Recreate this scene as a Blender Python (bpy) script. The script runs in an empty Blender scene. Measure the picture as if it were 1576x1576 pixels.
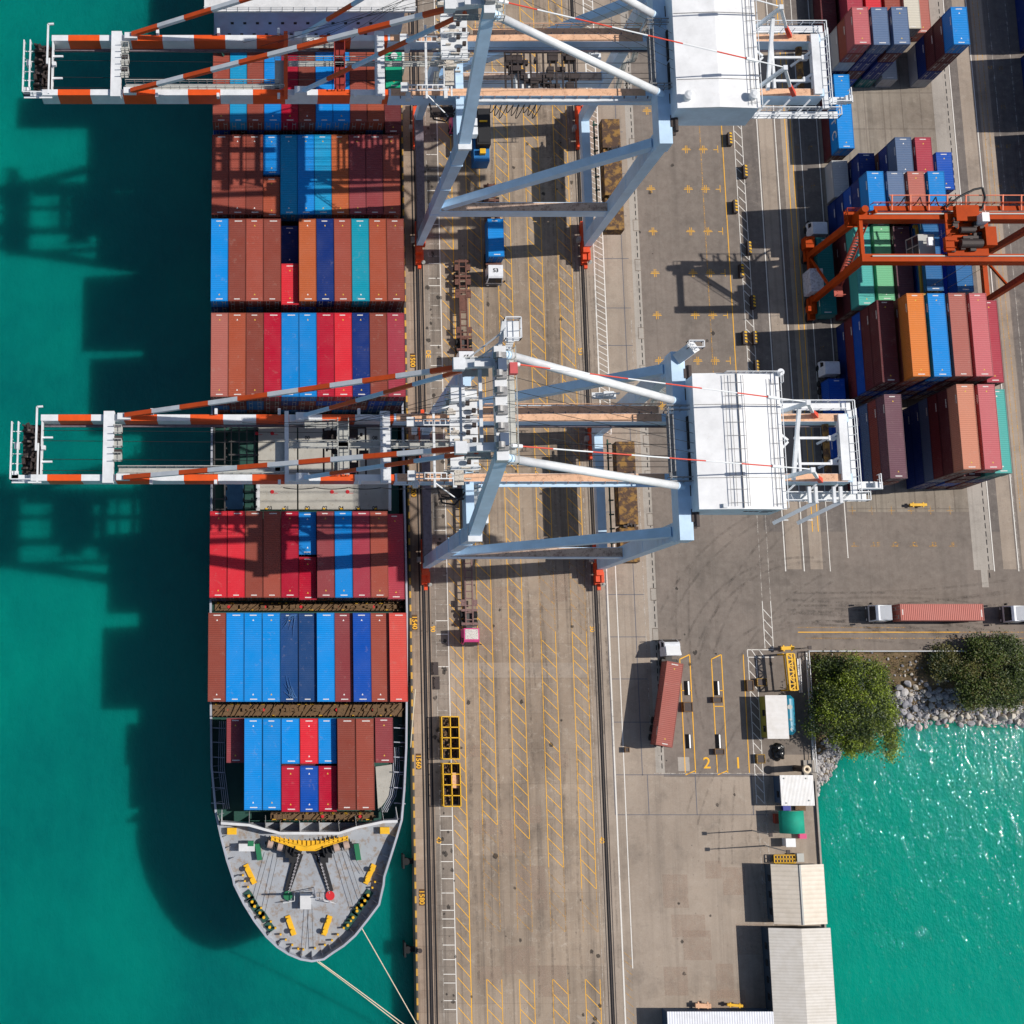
import bpy, bmesh, math, random
from mathutils import Vector, Matrix, noise
random.seed(7)
C = bpy.context.scene.collection
# ---------------------------------------------------------------- camera, light, exposure
FPX, CXP, TILT, CH = 1953.2, 410.8, 0.15721, 189.25
cam = bpy.data.cameras.new("camera"); camo = bpy.data.objects.new("camera", cam); C.objects.link(camo)
camo.location = (0, 0, CH); camo.rotation_euler = (TILT, 0, 0)
cam.sensor_width = 36; cam.lens = 36*FPX/1576; cam.shift_x = (788-CXP)/1576
cam.clip_end = 6000; cam.clip_start = 1
bpy.context.scene.camera = camo
SUN_EL, SUN_AZ = math.radians(44.2), math.radians(3.5)     # azimuth north of east
w = bpy.data.worlds.new("World"); bpy.context.scene.world = w; w.use_nodes = True
nt = w.node_tree; bg = nt.nodes['Background']
sky = nt.nodes.new('ShaderNodeTexSky'); sky.sky_type = 'NISHITA'; sky.sun_disc = False
sky.sun_elevation = SUN_EL; sky.sun_rotation = math.radians(90)-SUN_AZ
nt.links.new(sky.outputs[0], bg.inputs[0]); bg.inputs[1].default_value = 0.076
sl = bpy.data.lights.new("sun", 'SUN'); sl.energy = 4.2; sl.angle = math.radians(0.53); sl.color = (1, .95, .88)
so = bpy.data.objects.new("sun", sl); C.objects.link(so)
sd = Vector((math.cos(SUN_EL)*math.cos(SUN_AZ), math.cos(SUN_EL)*math.sin(SUN_AZ), math.sin(SUN_EL)))
so.rotation_euler = sd.to_track_quat('Z', 'Y').to_euler(); so.location = sd*300
vs = bpy.context.scene.view_settings; vs.view_transform = 'Standard'; vs.look = 'None'; vs.exposure = 0.12; vs.gamma = 1

# ---------------------------------------------------------------- measuring: a photo point on a known height -> metres
def W(x, y, z=0.0):
    dx, dy, dz = (x-CXP)/FPX, (788-y)/FPX, -1.0
    c, s = math.cos(TILT), math.sin(TILT)
    wy, wz = c*dy-s*dz, s*dy+c*dz
    k = (z-CH)/wz
    return Vector((dx*k, wy*k, z))

# ---------------------------------------------------------------- materials
def lin(r, g, b):
    f = lambda v: (v/255/12.92) if v <= 10 else ((v/255+.055)/1.055)**2.4
    return (f(r), f(g), f(b), 1)
_m = {}
def nodes(name):
    m = bpy.data.materials.new(name); m.use_nodes = True
    return m, m.node_tree, m.node_tree.nodes['Principled BSDF']
def noise_node(t, vec, scale, detail=4, rough=.6, mapping=None):
    n = t.nodes.new('ShaderNodeTexNoise'); n.inputs['Scale'].default_value = scale
    n.inputs['Detail'].default_value = detail; n.inputs['Roughness'].default_value = rough
    if mapping:
        mp = t.nodes.new('ShaderNodeMapping'); mp.inputs['Scale'].default_value = mapping
        t.links.new(vec, mp.inputs[0]); vec = mp.outputs[0]
    t.links.new(vec, n.inputs['Vector']); return n.outputs['Fac']
def ramp(t, fac, a, b, ca=(0, 0, 0, 1), cb=(1, 1, 1, 1)):
    r = t.nodes.new('ShaderNodeValToRGB'); r.color_ramp.elements[0].position = a; r.color_ramp.elements[1].position = b
    r.color_ramp.elements[0].color = ca; r.color_ramp.elements[1].color = cb
    t.links.new(fac, r.inputs[0]); return r.outputs[0]
def mix(t, fac, a, b, mode='MIX'):
    n = t.nodes.new('ShaderNodeMix'); n.data_type = 'RGBA'; n.blend_type = mode
    for s, v in ((n.inputs[0], fac), (n.inputs[6], a), (n.inputs[7], b)):
        if isinstance(v, (float, int, tuple)): s.default_value = v
        else: t.links.new(v, s)
    return n.outputs[2]
def coords(t, kind='Object'):
    return t.nodes.new('ShaderNodeTexCoord').outputs[kind]
def bump(t, bsdf, h, strength=.3, dist=.05):
    b = t.nodes.new('ShaderNodeBump'); b.inputs['Strength'].default_value = strength; b.inputs['Distance'].default_value = dist
    t.links.new(h, b.inputs['Height']); t.links.new(b.outputs[0], bsdf.inputs['Normal'])
def paint(name, rgb, rough=.5, metal=0.0, dirt=.35, dirtcol=(70, 50, 40), scale=.8, spots=.62):
    """worn paint: base colour, soft fading and small stains"""
    if name in _m: return _m[name]
    m, t, b = nodes(name); c = lin(*rgb); co = coords(t)
    n1 = noise_node(t, co, scale, 5, .65); n2 = noise_node(t, co, scale*3.7, 6, .7)
    col = mix(t, ramp(t, n1, .35, .7), (c[0]*.86, c[1]*.86, c[2]*.86, 1), (min(c[0]*1.08, 1), min(c[1]*1.08, 1), min(c[2]*1.08, 1), 1))
    if dirt > 0:
        f = ramp(t, n2, spots, spots+.12, (0, 0, 0, 1), (dirt, dirt, dirt, 1)); col = mix(t, f, col, lin(*dirtcol))
    t.links.new(col, b.inputs['Base Color']); b.inputs['Roughness'].default_value = rough; b.inputs['Metallic'].default_value = metal
    _m[name] = m; return m
def flat(name, rgb, rough=.6):
    if name in _m: return _m[name]
    m, t, b = nodes(name); b.inputs['Base Color'].default_value = lin(*rgb); b.inputs['Roughness'].default_value = rough
    _m[name] = m; return m
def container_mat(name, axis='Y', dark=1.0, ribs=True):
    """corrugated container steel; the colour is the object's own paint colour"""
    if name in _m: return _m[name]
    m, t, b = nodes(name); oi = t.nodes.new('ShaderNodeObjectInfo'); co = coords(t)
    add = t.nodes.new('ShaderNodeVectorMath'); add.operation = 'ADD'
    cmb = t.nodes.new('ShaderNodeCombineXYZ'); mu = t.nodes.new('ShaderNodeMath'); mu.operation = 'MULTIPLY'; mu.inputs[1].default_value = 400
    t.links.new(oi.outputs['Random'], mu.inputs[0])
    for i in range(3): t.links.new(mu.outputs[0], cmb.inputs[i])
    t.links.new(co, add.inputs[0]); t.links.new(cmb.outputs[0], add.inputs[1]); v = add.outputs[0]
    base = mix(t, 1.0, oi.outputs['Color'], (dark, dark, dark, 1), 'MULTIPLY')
    fade = ramp(t, noise_node(t, v, .35, 4, .6), .3, .75)
    col = mix(t, fade, base, mix(t, .035, base, (.75, .70, .66, 1)))
    col = mix(t, ramp(t, noise_node(t, v, 9.0, 3, .7), .35, .8, (0, 0, 0, 1), (.22, .22, .22, 1)), col, mix(t, .5, col, (.02, .02, .03, 1)))
    streak = ramp(t, noise_node(t, v, 1.0, 6, .8, (2.6, .5, 1.0)), .58, .8, (0, 0, 0, 1), (.3, .3, .3, 1))
    col = mix(t, streak, col, mix(t, .5, col, (.10, .06, .05, 1)))
    rust = ramp(t, noise_node(t, v, 2.6, 7, .75), .67, .72, (0, 0, 0, 1), (.75, .75, .75, 1))
    col = mix(t, rust, col, (.10, .035, .018, 1))
    t.links.new(col, b.inputs['Base Color']); b.inputs['Roughness'].default_value = .5; b.inputs['Specular IOR Level'].default_value = .18
    if ribs:
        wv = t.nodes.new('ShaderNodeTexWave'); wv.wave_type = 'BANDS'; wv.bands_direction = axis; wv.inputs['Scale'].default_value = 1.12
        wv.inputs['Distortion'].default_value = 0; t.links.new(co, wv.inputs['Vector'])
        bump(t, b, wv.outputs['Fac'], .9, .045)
        col2 = mix(t, ramp(t, wv.outputs['Fac'], .0, .4, (.30, .30, .30, 1), (0, 0, 0, 1)), col, mix(t, .55, col, (.02, .015, .015, 1)))  # rib troughs darkened: shade of the corrugation painted into the colour
        dn = ramp(t, noise_node(t, v, .8, 3, .9), .60, .68, (0, 0, 0, 1), (.30, .30, .30, 1)); col2 = mix(t, dn, col2, mix(t, .4, col2, (.45, .36, .30, 1)))
        t.links.new(col2, b.inputs['Base Color'])
    _m[name] = m; return m

# ---------------------------------------------------------------- mesh building
class MB:
    def __init__(s): s.v = []; s.f = []; s.mi = []; s.cur = 0
    def add(s, vs_, fs):
        o = len(s.v); s.v += [tuple(v) for v in vs_]
        for f in fs: s.f.append(tuple(o+i for i in f)); s.mi.append(s.cur)
        return s
    def box(s, x0, x1, y0, y1, z0, z1):
        vs_ = [(x, y, z) for z in (z0, z1) for y in (y0, y1) for x in (x0, x1)]
        return s.add(vs_, [(0, 2, 3, 1), (4, 5, 7, 6), (0, 1, 5, 4), (2, 6, 7, 3), (0, 4, 6, 2), (1, 3, 7, 5)])
    def cbox(s, c, d, rz=0):
        h = [q/2 for q in d]; cs, sn = math.cos(rz), math.sin(rz)
        vs_ = []
        for z in (-h[2], h[2]):
            for y in (-h[1], h[1]):
                for x in (-h[0], h[0]): vs_.append((c[0]+x*cs-y*sn, c[1]+x*sn+y*cs, c[2]+z))
        return s.add(vs_, [(0, 2, 3, 1), (4, 5, 7, 6), (0, 1, 5, 4), (2, 6, 7, 3), (0, 4, 6, 2), (1, 3, 7, 5)])
    def _frame(s, p0, p1):
        p0, p1 = Vector(p0), Vector(p1); d = (p1-p0).normalized()
        up = Vector((0, 0, 1)) if abs(d.z) < .95 else Vector((0, 1, 0))
        r = d.cross(up).normalized(); u = r.cross(d).normalized(); return p0, p1, d, r, u
    def beam(s, p0, p1, wd, ht=None, wd1=None, ht1=None):
        ht = wd if ht is None else ht; wd1 = wd if wd1 is None else wd1; ht1 = ht if ht1 is None else ht1
        p0, p1, d, r, u = s._frame(p0, p1)
        vs_ = []
        for p, a, b in ((p0, wd, ht), (p1, wd1, ht1)):
            for sr, su in ((-1, -1), (1, -1), (1, 1), (-1, 1)): vs_.append(p+r*sr*a/2+u*su*b/2)
        return s.add(vs_, [(3, 2, 1, 0), (4, 5, 6, 7), (0, 1, 5, 4), (1, 2, 6, 5), (2, 3, 7, 6), (3, 0, 4, 7)])
    def tube(s, p0, p1, r0, r1=None, n=10):
        r1 = r0 if r1 is None else r1; p0, p1, d, r, u = s._frame(p0, p1); vs_ = []
        for p, q in ((p0, r0), (p1, r1)):
            for i in range(n):
                a = 2*math.pi*i/n; vs_.append(p+r*math.cos(a)*q+u*math.sin(a)*q)
        fs = [(i, (i+1) % n, n+(i+1) % n, n+i) for i in range(n)]+[tuple(range(n-1, -1, -1)), tuple(range(n, 2*n))]
        return s.add(vs_, fs)
    def path(s, pts, r, n=6):
        for a, b in zip(pts, pts[1:]): s.tube(a, b, r, r, n)
        return s
    def striped(s, p0, p1, wd, ht, bounds, first=0, tube=False):
        """one bar painted in bands: bounds are fractions 0..1"""
        p0, p1 = Vector(p0), Vector(p1); b = [0]+[q for q in bounds if 0 < q < 1]+[1]
        for i in range(len(b)-1):
            s.cur = (first+i) % 2
            if tube: s.tube(p0.lerp(p1, b[i]), p0.lerp(p1, b[i+1]), wd/2, wd/2, 10)
            else: s.beam(p0.lerp(p1, b[i]), p0.lerp(p1, b[i+1]), wd, ht)
        s.cur = 0; return s
    def prism(s, pts, z0, z1):
        n = len(pts); vs_ = [(x, y, z0) for x, y in pts]+[(x, y, z1) for x, y in pts]
        return s.add(vs_, [tuple(range(n-1, -1, -1)), tuple(range(n, 2*n))]+[(i, (i+1) % n, n+(i+1) % n, n+i) for i in range(n)])
    def sheet(s, pts, z=None):
        vs_ = [(p[0], p[1], p[2] if z is None else z) for p in pts]
        return s.add(vs_, [tuple(range(len(pts)))])
    def strip(s, a, b, wd, z):
        a, b = Vector((a[0], a[1], 0)), Vector((b[0], b[1], 0)); d = (b-a).normalized(); n = Vector((-d.y, d.x, 0))*wd/2
        return s.sheet([a-n, b-n, b+n, a+n], z)
    def rail(s, pts, h=1.1, step=2.0, r=.05, mid=True):
        pts = [Vector(q) for q in pts]
        for a, b in zip(pts, pts[1:]):
            L = (b-a).length; n = max(1, int(L/step))
            for i in range(n+1):
                q = a.lerp(b, i/n); s.beam(q, q+Vector((0, 0, h)), r*1.6)
            s.beam(a+Vector((0, 0, h)), b+Vector((0, 0, h)), r*2)
            if mid: s.beam(a+Vector((0, 0, h*.5)), b+Vector((0, 0, h*.5)), r*1.3)
        return s
    def build_each(s, name, mats, parent=None, label=None):
        """separate pieces become separate objects; pieces that touch stay together"""
        par = list(range(len(s.v)))
        def find(a):
            while par[a] != a: par[a] = par[par[a]]; a = par[a]
            return a
        for f in s.f:
            for i in f[1:]: par[find(i)] = find(f[0])
        comp = {}
        for i in range(len(s.v)): comp.setdefault(find(i), []).append(i)
        keys = list(comp); bb = [[min(s.v[i][a] for i in comp[k])-.02 for a in range(3)]+[max(s.v[i][a] for i in comp[k])+.02 for a in range(3)] for k in keys]
        g = list(range(len(keys)))
        def fg(a):
            while g[a] != a: a = g[a]
            return a
        for i in range(len(keys)):
            for j in range(i):
                if all(bb[i][a] <= bb[j][a+3] and bb[j][a] <= bb[i][a+3] for a in range(3)): g[fg(i)] = fg(j)
        groups = {}
        for i, k in enumerate(keys): groups.setdefault(fg(i), set()).update(comp[k])
        out = []
        for vs_ in groups.values():
            idx = sorted(vs_); mp = {o: n for n, o in enumerate(idx)}; m_ = MB(); m_.v = [s.v[i] for i in idx]
            for f, mi in zip(s.f, s.mi):
                if f[0] in mp: m_.f.append(tuple(mp[i] for i in f)); m_.mi.append(mi)
            out.append(m_.build(name, mats, parent, label=label))
        return out
    def build(s, name, mats, parent=None, smooth=False, label=None, local=False):
        me = bpy.data.meshes.new(name)
        off = Vector((0, 0, 0))
        if parent is not None and not local:
            q = parent
            while q is not None: off += q.location; q = q.parent
        me.from_pydata([(x-off.x, y-off.y, z-off.z) for x, y, z in s.v], [], s.f)
        for m in (mats if isinstance(mats, (list, tuple)) else [mats]): me.materials.append(m)
        me.polygons.foreach_set('material_index', s.mi)
        if smooth: me.polygons.foreach_set('use_smooth', [True]*len(me.polygons))
        me.update(); o = bpy.data.objects.new(name, me); C.objects.link(o)
        if parent is not None: o.parent = parent
        if label: o['label'] = label
        return o
def structure(name, mb, m): o = mb.build(name, m); o['kind'] = 'structure'; return o
def tag(o, label, cat, group=None):
    o['label'] = label; o['category'] = cat
    if group: o['group'] = group
    return o
def thing(name, label, cat, loc=(0, 0, 0), group=None, rz=0):
    o = bpy.data.objects.new(name, None); C.objects.link(o); o.location = loc; o.rotation_euler = (0, 0, rz)
    o.empty_display_size = .5
    return tag(o, label, cat, group)
def copy_tree(o, parent=None):
    c = o.copy(); C.objects.link(c); c.parent = parent
    for ch in [q for q in bpy.data.objects if q.parent == o]: copy_tree(ch, c)
    return c
def text_mesh(txt, size, loc, rz, m, name, parent=None, z=None, thick=0.0, sx=1.0, bold=.0, rx=0):
    cu = bpy.data.curves.new(name, 'FONT'); cu.body = txt; cu.size = size; cu.align_x = 'CENTER'; cu.align_y = 'CENTER'; cu.offset = bold; cu.extrude = thick
    o = bpy.data.objects.new(name, cu); C.objects.link(o); bpy.context.view_layer.update()
    me = bpy.data.meshes.new_from_object(o.evaluated_get(bpy.context.evaluated_depsgraph_get()))
    bpy.data.objects.remove(o); bpy.data.curves.remove(cu)
    me.materials.clear(); me.materials.append(m)
    M = Matrix.Translation(loc) @ Matrix.Rotation(rz, 4, 'Z') @ Matrix.Rotation(rx, 4, 'X') @ Matrix.Diagonal((sx, 1, 1, 1))
    me.transform(M); me.name = name
    return me
def add_mesh(name, me, parent=None, structure_=False):
    o = bpy.data.objects.new(name, me); C.objects.link(o)
    if parent is not None:
        off = Vector((0, 0, 0)); q = parent
        while q is not None: off += q.location; q = q.parent
        me.transform(Matrix.Translation(-off)); o.parent = parent
    if structure_: o['kind'] = 'structure'
    return o
# ================================================================ GROUND AND WATER
def ground_mat(name, c1, c2, joints=None, streak=.25, dark=(60, 55, 52), spots=.1, crack=.16):
    m, t, b = nodes(name); co = coords(t)
    n1 = noise_node(t, co, .06, 5, .6); n2 = noise_node(t, co, .9, 6, .7); n3 = noise_node(t, co, 5.0, 3, .6)
    ns = noise_node(t, co, 1.0, 4, .6, (.55, .03, 1)); n4 = noise_node(t, co, 2.2, 2, .5)
    col = mix(t, ramp(t, n1, .38, .64), lin(*c1), lin(*c2))
    col = mix(t, ramp(t, n2, .3, .75, (0, 0, 0, 1), (.45, .45, .45, 1)), col, mix(t, .45, col, lin(190, 180, 168)))
    col = mix(t, ramp(t, ns, .48, .72, (0, 0, 0, 1), (streak, streak, streak, 1)), col, lin(*dark))
    col = mix(t, ramp(t, n3, .35, .8, (0, 0, 0, 1), (.28, .28, .28, 1)), col, mix(t, .6, col, lin(*dark)))
    col = mix(t, ramp(t, n4, .70, .76, (0, 0, 0, 1), (spots*5, spots*5, spots*5, 1)), col, lin(*dark))
    cr_v = t.nodes.new('ShaderNodeTexVoronoi'); cr_v.feature = 'DISTANCE_TO_EDGE'; cr_v.inputs['Scale'].default_value = .33
    wob = t.nodes.new('ShaderNodeVectorMath'); wob.operation = 'MULTIPLY_ADD'; nz = t.nodes.new('ShaderNodeTexNoise'); nz.inputs['Scale'].default_value = .8; nz.inputs['Detail'].default_value = 5; t.links.new(co, nz.inputs['Vector'])
    t.links.new(nz.outputs['Color'], wob.inputs[0]); wob.inputs[1].default_value = (3.2, 3.2, 0); t.links.new(co, wob.inputs[2]); t.links.new(wob.outputs[0], cr_v.inputs['Vector'])
    ck = ramp(t, cr_v.outputs['Distance'], .004, .022, (crack, crack, crack, 1), (0, 0, 0, 1)); ck2 = mix(t, 1.0, ck, ramp(t, n2, .42, .6), 'MULTIPLY')
    col = mix(t, ck2, col, lin(196, 184, 168))
    nb = noise_node(t, co, .22, 5, .7); col = mix(t, ramp(t, nb, .52, .72, (0, 0, 0, 1), (.32, .32, .32, 1)), col, lin(*dark))
    nt_ = noise_node(t, co, 1.0, 3, .6, (1.7, .02, 1)); col = mix(t, ramp(t, nt_, .54, .68, (0, 0, 0, 1), (streak*.8, streak*.8, streak*.8, 1)), col, lin(*dark))
    if joints:
        br = t.nodes.new('ShaderNodeTexBrick'); br.offset = 0; br.squash = 1
        br.inputs['Scale'].default_value = 1; br.inputs['Brick Width'].default_value = joints[0]; br.inputs['Row Height'].default_value = joints[1]
        br.inputs['Mortar Size'].default_value = joints[2]; br.inputs['Mortar Smooth'].default_value = .5; br.inputs['Bias'].default_value = 0
        br.inputs['Color1'].default_value = (1, 1, 1, 1); br.inputs['Color2'].default_value = (.80, .80, .80, 1); br.inputs['Mortar'].default_value = (.62, .6, .6, 1)
        t.links.new(co, br.inputs['Vector'])
        col = mix(t, .75, col, mix(t, 1.0, col, br.outputs['Color'], 'MULTIPLY'))
    t.links.new(col, b.inputs['Base Color']); b.inputs['Roughness'].default_value = .9
    bump(t, b, n3, .25, .02); return m
M_apron = ground_mat('apron_concrete', (144, 126, 108), (170, 151, 131), (9.3, 5.1, .03), .42, crack=.4)
M_lane = ground_mat('landside_concrete', (150, 135, 120), (168, 152, 136), None, .2)
M_asph = ground_mat('asphalt', (108, 98, 90), (124, 112, 103), None, .18, (70, 64, 60), crack=.04)
M_asph2 = ground_mat('worn_asphalt', (96, 88, 84), (110, 101, 95), None, .3, (60, 56, 54))
M_slab = ground_mat('pale_concrete', (160, 152, 143), (176, 168, 158), None, .15)
M_edge = ground_mat('quay_edge_concrete', (140, 118, 100), (168, 146, 126), (30, 3.0, .04), .5, (66, 52, 44), .15)
M_dirty = ground_mat('stained_concrete', (122, 110, 99), (150, 137, 124), (30, 2.1, .05), .45, (48, 44, 42), .17)
M_yard = ground_mat('yard_concrete', (128, 116, 103), (158, 148, 134), (2.97, 6.1, .12), .4, (66, 58, 50), .12)
M_steel = paint('rail_steel', (92, 84, 80), .35, .6, .3); M_slot = flat('dark_slot', (22, 22, 26), .9)
def marking_mat(name, rgb, lo=.30, hi=.5, sc=1.3):
    m, t, b = nodes(name); co = coords(t); b.inputs['Base Color'].default_value = lin(*rgb); b.inputs['Roughness'].default_value = .8
    f = ramp(t, noise_node(t, co, sc, 6, .8), lo, hi); tr = t.nodes.new('ShaderNodeBsdfTransparent'); mx = t.nodes.new('ShaderNodeMixShader')
    out = t.nodes['Material Output']; t.links.new(f, mx.inputs[0]); t.links.new(tr.outputs[0], mx.inputs[1]); t.links.new(b.outputs[0], mx.inputs[2]); t.links.new(mx.outputs[0], out.inputs[0])
    _m[name] = m; return m
M_yel = marking_mat('yellow_road_paint', (244, 180, 44), .22, .40); M_yelf = marking_mat('faded_yellow_paint', (226, 168, 66), .42, .66, 3.2)
M_wht = marking_mat('white_road_paint', (225, 220, 212), .24, .42); M_whtf = marking_mat('faded_white_paint', (200, 192, 182), .40, .64, .9)

QX = 21.3                                   # quay edge
EX = 80.2                                    # east edge of the southern pier
g = MB(); g.box(QX, EX, -400, 9.2, -9, 0); g.box(QX, 700, 9.2, 600, -9, 0)
structure('quay_ground', g, M_asph)
s = MB(); s.sheet([(24.4, -400), (48.2, -400), (48.2, 400), (24.4, 400)], .004); structure('quay_apron', s, M_apron)
s = MB(); s.sheet([(QX+.02, -400), (24.4, -400), (24.4, 400), (QX+.02, 400)], .004); structure('quay_edge_pavement', s, M_edge)
s = MB(); s.sheet([(24.5, -400), (27.0, -400), (27.0, 400), (24.5, 400)], .008); structure('stained_rail_strip', s, M_dirty)
s = MB(); s.sheet([(48.2, -400), (58.0, -400), (58.0, 400), (48.2, 400)], .004)
s.sheet([(58.0, -400), (74.2, -400), (74.2, -9.2), (58.0, -9.2)], .004); structure('landside_pavement', s, M_lane)
s = MB(); s.sheet([(74.2, -400), (EX-.01, -400), (EX-.01, -6), (74.2, -6)], .004); structure('shed_side_pavement', s, M_lane)
# apron patches
s = MB()
for (x0, x1, y0, y1) in ((27.2, 48, 5.2, 7.4),): s.sheet([(x0, y0), (x1, y0), (x1, y1), (x0, y1)], .008)
structure('concrete_repairs', s, M_lane)
# yard: pale wheel strips and darker lanes
s = MB()
for x0, x1 in ((78.0, 80.2), (81.5, 83.4), (110.4, 112.4), (113.3, 115.2)): s.sheet([(x0, 21.3), (x1, 21.3), (x1, 300), (x0, 300)], .008)
structure('crane_runway_strips', s, M_lane)
s = MB(); s.sheet([(83.4, 27), (87.6, 27), (87.6, 300), (83.4, 300)], .006); s.sheet([(74.9, 27), (77.7, 27), (77.7, 300), (74.9, 300)], .006)
s.sheet([(115.4, 20), (121, 20), (121, 300), (115.4, 300)], .006); s.sheet([(109, 27), (110.4, 27), (110.4, 300), (109, 300)], .006); structure('truck_lanes', s, M_asph2)
s = MB(); s.sheet([(87.6, 30), (106, 30), (106, 300), (87.6, 300)], .006); structure('stacking_area', s, M_yard)
s = MB(); s.sheet([(106, 21.2), (108.9, 21.2), (108.9, 300), (106, 300)], .006); s.sheet([(107.0, 18.6), (108.0, 18.6), (108.0, 21.2), (107, 21.2)], .006); structure('drain_strip_concrete', s, M_slab)
s = MB(); s.sheet([(56.9, -8.6), (58.2, -8.6), (58.2, 300), (56.9, 300)], .008); structure('drain_band', s, M_slab)
s = MB(); y = -8
while y < 130:
    s.sheet([(57.75, y), (57.88, y), (57.88, y+.75), (57.75, y+.75)], .014); y += 1.15
y = 20
while y < 130:
    s.sheet([(108.2, y), (108.33, y), (108.33, y+.8), (108.2, y+.8)], .014); y += 1.25
structure('drain_slots', s, M_slot)
s = MB(); fr = MB()
for y in (-2, 10.6, 16.6, 27.9, 34.5, 40, 51, 57, 68, 74.5, 81.5, 88):
    fr.sheet([(57.3, y), (58.3, y), (58.3, y+1.9), (57.3, y+1.9)], .018); s.sheet([(57.42, y+.12), (58.18, y+.12), (58.18, y+1.78), (57.42, y+1.78)], .022)
structure('manhole_frames', fr, M_dirty); structure('manhole_lids', s, M_slab)
# rails with grooves
for X in (23.42, 49.15):
    s = MB(); s.sheet([(X-.27, -300), (X+.27, -300), (X+.27, 300), (X-.27, 300)], .012); structure('rail_groove', s, M_slot)
    s = MB(); s.box(X-.07, X+.07, -300, 300, .013, .06); s.box(X-.55, X-.47, -300, 300, .0, .035); s.box(X+.47, X+.55, -300, 300, .0, .035); structure('crane_rail', s, M_steel)
s = MB(); s.sheet([(22.72, -300), (22.86, -300), (22.86, 300), (22.72, 300)], .012); s.sheet([(24.05, -300), (24.3, -300), (24.3, 300), (24.05, 300)], .012)
structure('cable_trench', s, M_slot)
# yellow/black quay kerb
k = MB(); k2 = MB(); y = -60; i = 0
while y < 130:
    (k if i % 2 else k2).box(QX-.02, QX+.23, y, y+.98, .0, .18); y += 1.0; i += 1
structure('quay_kerb_yellow', k, paint('kerb_yellow', (196, 150, 60), .8, 0, .5, (90, 70, 50), 2)); structure('quay_kerb_grey', k2, paint('kerb_grey', (72, 68, 64), .8))

# ---- painted lines
yl, yf, wl, wf = MB(), MB(), MB(), MB(); Z1 = .016
def hatch(xa, xb, y0, y1, mb, pitch=2.05, rise=2.0, lw=.085, sides=True, dmb=None):
    if sides:
        mb.strip((xa, y0), (xa, y1), lw, Z1); mb.strip((xb, y0), (xb, y1), lw, Z1)
    y = y0+rise
    while y < y1:
        (dmb or mb).strip((xa+.08, y), (xb-.08, y-rise), lw, Z1+.001); y += pitch
for k_, (xa, xb) in enumerate(((27.15, 29.1), (31.35, 33.5), (36.0, 38.1), (40.75, 42.9), (45.4, 47.5))):
    main = yl
    if k_ == 0:
        hatch(xa, xb, -70, 120, yl, sides=False); yl.strip((xb, -70), (xb, 120), .12, Z1)
    else:
        hatch(xa, xb, (-16, -18, -22, -25)[k_-1], 12, main); hatch(xa, xb, 12, 24, yf if k_ in (3, 4) else yl)
        hatch(xa, xb, 24, 120, yl)
        hatch(xa, xb, -31, (-16, -18, -22, -25)[k_-1], yf); hatch(xa, xb, -60, -37.5, yl)
wl.strip((26.98, -70), (26.98, 120), .12, Z1); wf.strip((25.15, -70), (25.15, 120), .08, Z1)
y = -60
rr = random.Random(3)
while y < 125: (wl if y < -11 or rr.random() < .4 else wf).strip((25.2, y), (26.9, y), .1, Z1); y += rr.choice((1.2, 2.0, 2.4))
for x, mb, lw, y0, y1 in ((50.9, wl, .2, -70, 26), (52.25, wl, .14, -36, 26), (51.0, wl, .2, 42, 125), (52.5, wl, .16, 42, 125), (56.35, wf, .1, -2, 60), (47.9, wf, .08, -60, 120),
                          (77.75, wl, .14, 21, 140), (80.55, wl, .14, 21, 140), (84.45, wl, .1, 21, 140), (87.25, wl, .13, 23, 140), (109.05, wl, .14, 21, 140), (112.7, wl, .14, 21, 140), (116.15, wf, .1, 30, 140), (119.0, wf, .12, 30, 140),
                          (112.9, wf, .08, 21, 60)):
    mb.strip((x, y0), (x, y1), lw, Z1)
for x, y0, y1, mb in ((82.2, 27, 140, yl), (83.05, 27, 140, yl), (68.6, 45, 140, yf), (113.75, 30, 140, yf), (114.55, 30, 140, yf)): mb.strip((x, y0), (x, y1), .12, Z1)
hatch(51.0, 52.5, 42, 125, wl, .95, .8, .1, False, wl); hatch(51, 52.2, -60, -33, yf, 1.1, .9, .08, False)
hatch(73.95, 75.2, 9.5, 16.5, wl, 1.5, 1.3, .1); wf.strip((73.95, 16.5), (73.95, 45), .1, Z1); wf.strip((75.2, 16.5), (75.2, 45), .1, Z1)
hatch(74.0, 75.25, 45, 125, wl, 1.55, 1.2, .1)
for a, b in (((71.3, 9.3), (75.2, 9.3)), ((71.3, 8.2), (75.2, 8.2)), ((71.3, 9.3), (71.3, 8.2)), ((71.9, 9.3), (72.6, 8.2)), ((73.0, 9.3), (73.8, 8.2))): wl.strip(a, b, .11, Z1)
hatch(71.35, 72.55, -13, 8.2, wl, 1.5, 1.2, .1); hatch(71.5, 72.7, -34, -13, wf, 1.5, 1.2, .1)
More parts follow.
